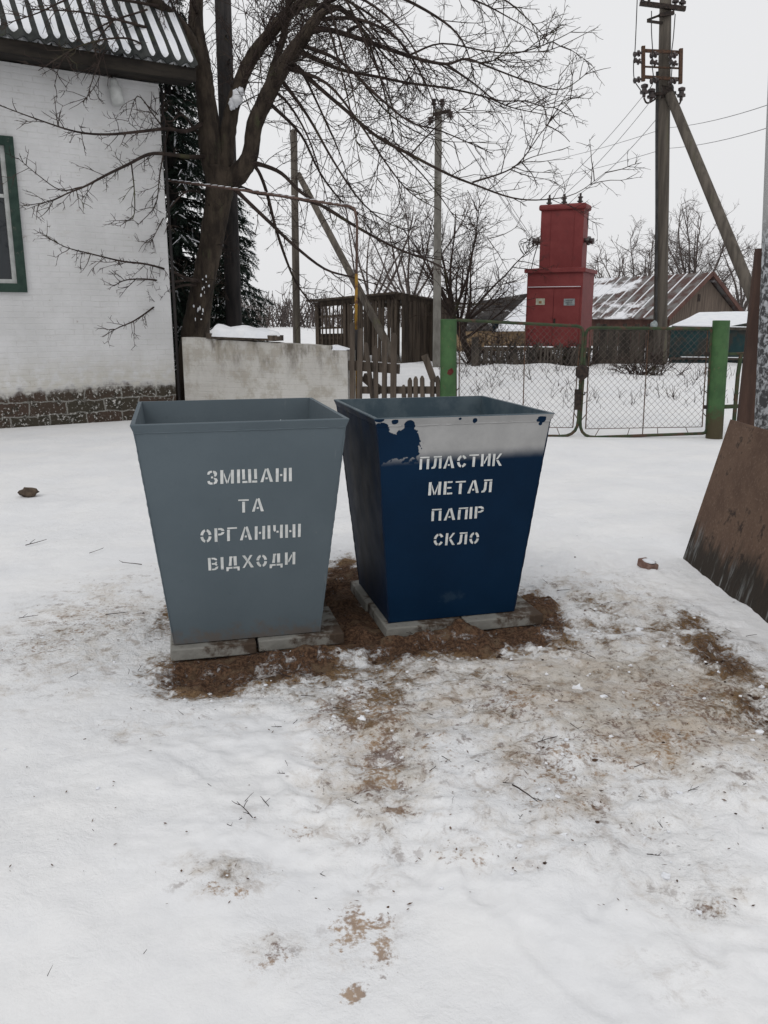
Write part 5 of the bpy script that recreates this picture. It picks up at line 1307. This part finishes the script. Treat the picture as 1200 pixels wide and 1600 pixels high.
# lean-to with snow on its roof
YS = 26.5
p0, p1, p2, p3 = P(1040, 515, YS), P(1112, 516, YS - .6), P(1195, 500, YS + .4), P(1098, 489, YS + 2.2)
p4 = P(1195, 487, YS + 2.6)
root = empty('outhouse', (p1.x, p1.y, gz(p1.x, p1.y))); tag(root, 'low dark outhouse with thick snow on its corrugated roof, behind the teal fence', 'outhouse')
zg = gz(p1.x, p1.y)
m = MB(); q = [p0.copy(), p1.copy(), p2.copy(), p4.copy(), p3.copy()]
m.prism(q, (0, 0, -.06)); rf = m.build('roof', m_slate, root)
m = MB(); vs = []; fs = []
n_, k_ = 26, 10
for i in range(n_ + 1):
    u = i / n_; lo_ = p0.lerp(p1, u / .45) if u < .45 else p1.lerp(p2, (u - .45) / .55); hi_ = p3.lerp(p4, u)
    for j in range(k_ + 1):
        v = j / k_; p = lo_.lerp(hi_, v); f = min(1, min(v / .06, (1 - v) / .03 + .3)); p = p + Vector((0, 0, .015 + .07 * f * (.6 + .6 * mnoise.noise(Vector((u * 7, v * 3, 1))))))
        vs.append(p)
for i in range(n_):
    for j in range(k_): fs.append((i * (k_ + 1) + j, (i + 1) * (k_ + 1) + j, (i + 1) * (k_ + 1) + j + 1, i * (k_ + 1) + j + 1))
m.add(vs, fs); m.build('snow', m_snow, rf, smooth=True)
m = MB(); ins = lambda q, dz: Vector((q.x, q.y + .15, dz))
pts = [ins(p0, 0), ins(p1, 0), ins(p2, 0)]
for a, b_ in ((p0, p1), (p1, p2)):
    m.add([ins(a, zg - .3), ins(b_, zg - .3), ins(b_, b_.z - .07), ins(a, a.z - .07)], [(0, 1, 2, 3)])
m.add([ins(p0, zg - .3), ins(p3, zg - .3), ins(p3, p3.z - .07), ins(p0, p0.z - .07)], [(3, 2, 1, 0)]); m.add([ins(p3, zg - .3), ins(p4, zg - .3), ins(p4, p4.z - .07), ins(p3, p3.z - .07)], [(3, 2, 1, 0)]); m.add([ins(p4, zg - .3), ins(p2, zg - .3), ins(p2, p2.z - .07), ins(p4, p4.z - .07)], [(3, 2, 1, 0)])
m.build('wall', m_fence, root)

# ------------------------------------------------------------------ trees in the gardens behind
q = P(742, 580, 23.0); bare_tree('orchard_tree', (q.x, 23.0, gz(q.x, 23.0)), 4.7, 2.0, 'dark bushy leafless orchard tree left of the red cabinet', m_twig, 5, (-.40, 0), None, 15, .085, .0056, .034, 1.75, .30)
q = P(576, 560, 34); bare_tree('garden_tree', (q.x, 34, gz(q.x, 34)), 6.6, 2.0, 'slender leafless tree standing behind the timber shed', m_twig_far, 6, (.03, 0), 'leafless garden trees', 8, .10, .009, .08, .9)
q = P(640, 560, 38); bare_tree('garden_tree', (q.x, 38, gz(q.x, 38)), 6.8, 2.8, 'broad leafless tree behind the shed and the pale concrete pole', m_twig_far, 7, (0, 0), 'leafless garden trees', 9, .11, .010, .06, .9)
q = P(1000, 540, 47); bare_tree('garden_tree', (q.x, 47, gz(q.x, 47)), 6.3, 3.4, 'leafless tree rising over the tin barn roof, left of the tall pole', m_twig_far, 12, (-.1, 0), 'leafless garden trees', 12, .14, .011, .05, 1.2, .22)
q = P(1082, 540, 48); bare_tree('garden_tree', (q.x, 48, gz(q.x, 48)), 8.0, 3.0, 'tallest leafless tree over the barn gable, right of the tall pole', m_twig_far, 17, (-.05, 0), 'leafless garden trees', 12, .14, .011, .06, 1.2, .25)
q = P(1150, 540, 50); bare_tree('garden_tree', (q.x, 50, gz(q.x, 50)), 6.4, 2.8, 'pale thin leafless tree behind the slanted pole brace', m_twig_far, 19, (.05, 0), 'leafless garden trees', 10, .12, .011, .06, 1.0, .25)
q = P(945, 540, 46); bare_tree('garden_tree', (q.x, 46, gz(q.x, 46)), 5.4, 2.2, 'small leafless tree just right of the red cabinet', m_twig_far, 23, (0, 0), 'leafless garden trees', 7, .11, .013, .06, .7, .25)

# far hedge along the edge of the field
rng.seed(31); m = MB()
for i in range(1500):
    x = rng.uniform(-46, 60); y_ = rng.uniform(84, 96); z = gz(x, 90) ; h = rng.uniform(1.6, 4.2) * (1 + .4 * mnoise.noise(Vector((x * .15, 0, 0))))
    q = twigpath(Vector((x, y_, z - .2)), Vector((rng.gauss(0, .25), 0, 1)), h, 4, .22, Vector((0, 0, .05)))
    m.tube(q, taper(.07, .02, 5), 3, cap=False)
    for k in range(5):
        s_ = q[rng.choice((1, 2, 3))]; m.tube(twigpath(s_, rv() + Vector((0, 0, .5)), rng.uniform(.5, 1.3), 2, .2, Vector((0, 0, 0))), [.04, .03, .02], 3, cap=False)
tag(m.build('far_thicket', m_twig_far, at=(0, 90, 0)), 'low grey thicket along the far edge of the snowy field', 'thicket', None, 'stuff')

rng.seed(61); m = MB()
for i in range(330):
    u = rng.random(); p = P(lerp(728, 925, u), 575, 22.4 + rng.uniform(-.5, .35)); 
    if 832 < lerp(728, 925, u) < 925: p.y = min(p.y, 22.3)
    p.z = gz(p.x, p.y) - .05
    q = twigpath(p, Vector((rng.gauss(0, .5), rng.gauss(0, .15), 1)), rng.uniform(.35, .95) * (1.25 if u < .4 else .8), 5, .25, Vector((0, 0, -.05)))
    m.tube(q, taper(.012, .005, 6), 3, cap=False); spread(m, q, 0, [(.28, .006, 3, 3)], (11,), Vector((0, 0, 0)), .2)
tag(m.build('brushwood', m_twig, at=(4, 22.4, 0)), 'dark dead brushwood growing along the leaning picket fence', 'brush', None, 'stuff')
# bare shrub at the pole foot, dry weeds in the field
rng.seed(33)
q = P(1006, 600, 18.6); q.z = gz(q.x, q.y)
root = empty('shrub', q); tag(root, 'low bare brown shrub in the snow at the foot of the tall pole', 'shrub')
m = MB(); m2 = MB()
for i in range(80):
    d = Vector((rng.gauss(0, .9), rng.gauss(0, .5), 1)); p = q + Vector((rng.gauss(0, .28), rng.gauss(0, .1), -.03)); t_ = twigpath(p, d, rng.uniform(.3, .75), 4, .2, Vector((0, 0, -.05)))
    m.tube(t_, taper(.010, .005, 5), 3, cap=False); spread(m2, t_, 0, [(.18, .006, 2, 3)], (14,), Vector((0, 0, 0)), .2)
m.build('stems', m_twig, root); tag(m2.build('twigs', m_twig, root), None, None, None, 'stuff')
m = MB()
for i in range(420):
    x, y_ = rng.uniform(1.0, 7.6), rng.uniform(13.5, 21)
    if mnoise.noise(Vector((x * .8, y_ * .5, 0))) < -.05: continue
    p = Vector((x, y_, gz(x, y_) - .02))
    for k in range(rng.choice((1, 1, 2, 3))):
        m.tube(twigpath(p, Vector((rng.gauss(0, .35), rng.gauss(0, .3), 1)), rng.uniform(.06, .30), 3, .25, Vector((0, 0, -.08))), [.005, .0045, .004, .003], 3, cap=False)
for i in range(14):
    p = P(1025 + rng.gauss(0, 12), 600, 21.6); p.z = gz(p.x, p.y)
    m.tube(twigpath(p, Vector((rng.gauss(0, .3), 0, 1)), rng.uniform(.3, .9), 4, .15, Vector((0, 0, 0))), .006, 3, cap=False)
tag(m.build('dry_weeds', m_twig, at=(4, 16, 0)), 'thin dry weed stalks poking out of the snow behind the gate', 'weeds', None, 'stuff')

# ------------------------------------------------------------------ right edge: post, stake and leaning board
rng.seed(41)
t = NT('frosted_concrete'); x, y, z = t.xyz()
n = t.noise(22, 6, .65, dist=.8)
k = t.math('ADD', z, t.math('MULTIPLY', t.math('SUBTRACT', t.noise(5), .5), .3))
dk = t.mix(t.ss(n, .44, .60), (.070, .070, .072), (.48, .50, .52))
c = t.mix(t.ss(k, 1.85, 2.2), dk, (.36, .365, .36)); c = t.mix(t.ss(k, .55, .40), c, (.38, .41, .43)); c = t.mix(t.ss(k, .40, .30), c, (.07, .05, .035))
m_frost = t.fin(c, .9, n, .6, .02)
SY = 5.75
sb_ = P(1183, 640, SY); tb_ = P(1199, 215, SY)
root = empty('concrete_pole', (sb_.x + .15, SY, 0)); tag(root, 'thick concrete pole speckled with frost, cut by the right photo edge', 'pole')
r0 = .15
m = MB(); sl_x = (tb_.x - sb_.x) / (tb_.z - sb_.z); 
m.tube([Vector((sb_.x + r0 - sl_x * sb_.z, SY, -.2)), Vector((sb_.x + r0 + sl_x * (1.5 - sb_.z), SY, 1.5)), Vector((sb_.x + r0 + sl_x * (5 - sb_.z), SY, 5))], [r0, r0, r0 * .95], 20); m.build('shaft', m_frost, root, smooth=True)
m_stake = pm('reddish_stake_wood', (.040, .024, .019), (.078, .046, .035), 7, .9, .5, 25, (1, 1, .15))
a0_, a1_ = P(1168, 640, SY - .22), P(1187, 388, SY - .18)
m = MB(); dn_ = (a0_ - a1_).normalized(); a0e = a0_ + dn_ * ((a0_.z + .1) / -dn_.z if dn_.z < 0 else 0)
pw0, pw1 = 33 * SY / F / 2, 7 * SY / F / 2
sx = Vector((1, 0, 0))
m.prism([a0e - sx * pw0 * 1.1, a0e + sx * pw0 * 1.1, a1_ + sx * pw1, a1_ - sx * pw1], (0, .04, 0))
tag(m.build('wooden_stake', m_stake, at=(a0e.x, a0e.y, 0)), 'reddish brown tapering wooden stake standing against the frosted pole', 'stake')
# the board: bottom edge on the snow, leaning back to the right
t = NT('weathered_chipboard'); x, y, z = t.xyz()
n1, n2, n3 = t.noise(4, 7, .65), t.noise(16, 6, .7), t.noise(60, 4, .6)
c = t.mix(t.ss(n1, .35, .68), (.084, .050, .035), (.138, .087, .060))
c = t.mix(t.math('MULTIPLY', t.ss(n3, .52, .70), .6), c, (.175, .122, .090))
c = t.mix(t.ss(t.math('ADD', n1, t.math('MULTIPLY', n2, .4)), .78, .90), c, (.040, .026, .020))
k = t.math('ADD', z, t.math('MULTIPLY', t.math('SUBTRACT', t.noise(3.2, 6, .65, t.map((1, 2, .6))), .5), .75))
c = t.mix(t.math('MULTIPLY', t.ss(k, .32, .16), .92), c, (.022, .018, .014))
st_ = t.noise(9, 5, .6, t.map((1, 2.6, .42)))
fk = t.math('MULTIPLY', t.ss(st_, .54, .72), t.ss(t.math('ADD', z, t.math('MULTIPLY', t.math('SUBTRACT', n1, .5), .5)), .30, .05))
c = t.mix(t.math('MULTIPLY', fk, .5), c, (.36, .38, .38))
m_board = t.fin(c, .9, t.math('ADD', n3, n2), .4, .006)
b0 = G(1066, 872); b1 = G(1200, 978); bd = (b1 - b0).normalized()
tl = P(1141, 655, b0.y); b0.z = -.015
upv = (tl - b0); upv = upv - bd * upv.dot(bd)
b2 = b0 + bd * 2.2
root_at = b0.copy()
m = MB(); thk = bd.cross(upv).normalized() * .018
if thk.x < 0: thk = -thk
pts = [b0, b2, b2 + upv, b0 + upv]
m.prism(pts, thk)
ob = m.build('chipboard_sheet', m_board, at=root_at, bevel=.003)
tag(ob, 'large brown chipboard sheet leaning against the frosted pole, its damp edge in the snow', 'board')

# ------------------------------------------------------------------ stones, brick piece, twigs, debris
m_stone = pm('brown_stone', (.055, .040, .030), (.115, .085, .062), 14, .9, .5, 40)
q = G(46, 776); q.z = gz(q.x, q.y); m = MB(); m.lump(q + Vector((0, 0, .035)), (.078, .055, .042), 5, .5, 12, 8)
tag(m.build('stone', m_stone, at=q, smooth=True), 'brown stone lying alone on the clean snow, left of the bins', 'stone')
q = G(1012, 884); q.z = gz(q.x, q.y)
root = empty('brick_piece', q, R(25)); tag(root, 'small broken reddish brick piece with snow on top, near the leaning board', 'brick')
m = MB(); m.box((0, 0, .022), (.065, .12, .05), Matrix.Rotation(.15, 3, 'X')); m.build('brick', pm('broken_brick', (.16, .09, .07), (.25, .17, .14), 20, .9, .5), root, local=True, bevel=.006)
m = MB(); m.lump((0, -.01, .05), (.032, .055, .012), 2, .3, 8, 5); m.build('snow', m_snow, root, smooth=True, local=True)

# twigs lying on the snow: a few modelled shapes, copied
rng.seed(51)
def twig_mesh(L, r, forks):
    m = MB(); q = twigpath(Vector((0, 0, 0)), Vector((1, rng.uniform(-.2, .2), 0)), L, 5, .14, Vector((0, 0, 0))); q = [Vector((p.x, p.y, abs(p.z) * .3)) for p in q]
    m.tube(q, taper(r, r * .55, len(q)), 5)
    for k in range(forks):
        s_ = q[rng.randint(1, 4)]; f_ = twigpath(s_, Vector((.7, rng.choice((-1, 1)) * rng.uniform(.5, 1), rng.uniform(0, .5))), L * rng.uniform(.2, .4), 3, .2, Vector((0, 0, 0))); m.tube(f_, taper(r * .7, r * .4, 4), 4)
    return m
proto = []
for i in range(7): proto.append(twig_mesh(1.0, .022, i % 4))
protos = [p.build('twig', m_twig) for p in proto]
for p in protos: COL.objects.unlink(p)
used = [0] * len(protos)
def put(px, py, Lpx, ang, kind):
    a = G(px, py); z = gz(a.x, a.y); sc = Lpx * a.y / F
    o = protos[kind].copy(); COL.objects.link(o)
    o.location = (a.x, a.y, z + .012); o.rotation_euler = (0, rng.uniform(-.12, .0), R(ang)); o.scale = (sc, sc * (.7 if kind % 2 else 1), max(sc, .08))
    tag(o, 'thin dark twig lying on the trodden snow', 'twig', 'twigs scattered on the snow')
    return o
big = put(800, 1240, 70, -50, 0); big['label'] = 'longest dark twig on the snow in front of the blue bin'; 
fk_ = put(395, 1288, 56, 118, 3); fk_['label'] = 'forked dark twig with several prongs on the snow below the grey bin'
for a in [(383, 1260, 22, 60, 1), (420, 1270, 34, 105, 2), (455, 1060, 44, 150, 1), (470, 1085, 26, 5, 4), (222, 888, 36, 170, 5), (40, 855, 34, 20, 2), (165, 965, 36, 35, 4), (215, 1045, 22, 80, 3), (200, 1052, 18, 100, 5), (800, 1075, 24, 110, 6),
          (785, 1235, 20, -30, 2), (690, 1190, 24, -40, 0), (505, 1230, 18, -60, 4), (325, 1235, 16, -60, 1), (355, 1300, 14, -40, 5), (500, 1365, 14, -60, 2), (75, 1535, 18, 80, 1), (225, 1500, 10, 90, 4), (570, 1060, 26, 20, 5), (520, 1105, 24, -35, 3),
          (840, 1170, 40, 15, 6), (800, 1130, 20, 60, 2), (930, 1035, 30, 120, 3), (990, 1205, 28, 20, 1), (890, 1140, 30, -70, 5), (1075, 1240, 26, 10, 2), (1165, 1000, 22, 40, 4), (30, 970, 30, 12, 6), (110, 1060, 18, 60, 5), (140, 870, 24, 40, 1),
          (870, 925, 22, 30, 4), (1010, 1340, 24, -30, 3), (740, 1120, 20, 80, 1), (660, 1060, 22, -10, 6), (310, 870, 18, 60, 2)]: put(*a)
for i in range(55):
    x = rng.gauss(640, 290); y_ = rng.uniform(870, 1330)
    if (270 < x < 540 and y_ < 1015) or (555 < x < 840 and y_ < 990) or x > 1190 or x < 5 or (x > 1060 and y_ < 980): continue
    put(x, y_, rng.uniform(7, 20), rng.uniform(0, 360), rng.randrange(7))

m_crumb = pm('soil_crumbs', (.030, .017, .011), (.095, .055, .034), 40, .95, .3)
m_leaf = pm('dead_leaf_bits', (.055, .030, .018), (.13, .075, .045), 30, .9, 0)
def scatter(n, fn):
    k = 0
    while k < n:
        px, py = rng.uniform(-20, 1220), 830 + 600 * rng.random() ** 1.6
        a = G(px, py)
        s_ = float(field(SOIL, np.array([a.x]), np.array([a.y]))[0]); st = float(field(STAIN, np.array([a.x]), np.array([a.y]))[0])
        k += 1
        fn(a, s_, st)
mc, ml, ms = MB(), MB(), MB()
def f1(a, s_, st):
    if min(bin_dist(GREY, np.array([a.x]), np.array([a.y]))[0], bin_dist(BLUE, np.array([a.x]), np.array([a.y]))[0]) < .03: return
    if a.x > 1.9: return
    z = gz(a.x, a.y)
    if rng.random() < .008 * st + .75 * sstep(np.float64(s_), .55, 1.0):
        r = rng.uniform(.002, .007) * (1.9 if rng.random() < .10 else 1); mc.lump(a + Vector((0, 0, z - .001)), (r * 1.3, r, r * .7), rng.random() * 50, .6, 5, 3)
    elif rng.random() < .02 + .30 * st * st:
        L = rng.uniform(.002, .009); an = rng.uniform(0, 6.28); w_ = L * rng.uniform(.12, .5); u = Vector((math.cos(an), math.sin(an), rng.uniform(-.2, .4))) * L; v = Vector((-math.sin(an), math.cos(an), 0)) * w_; p = a + Vector((0, 0, z + .005))
        ml.add([p - u, p + v, p + u, p - v], [(0, 1, 2, 3)])
    elif rng.random() < .003 + .13 * sstep(np.float64(s_), .1, .6) * (1 - sstep(np.float64(s_), .8, 1.1)):
        r = rng.uniform(.002, .008) * (2.2 if rng.random() < .10 else 1); ms.lump(a + Vector((0, 0, z + r * .25)), (r * 1.2, r, r * .7), rng.random() * 50, .9, 6, 4)
scatter(11000, f1)
tag(mc.build('soil_crumbs', m_crumb, at=(0, 3.5, 0)), 'loose brown soil crumbs strewn over the snow round the bins', 'soil', None, 'stuff')
tag(ml.build('leaf_litter', m_leaf, at=(0, 3.2, 0)), 'tiny brown bark and leaf bits littering the trodden snow', 'litter', None, 'stuff')
tag(ms.build('snow_clods', m_snow, at=(0, 3.0, 0)), 'small lumps of broken snow round the dug soil and bins', 'snow', None, 'stuff')
for p in protos: bpy.data.objects.remove(p)
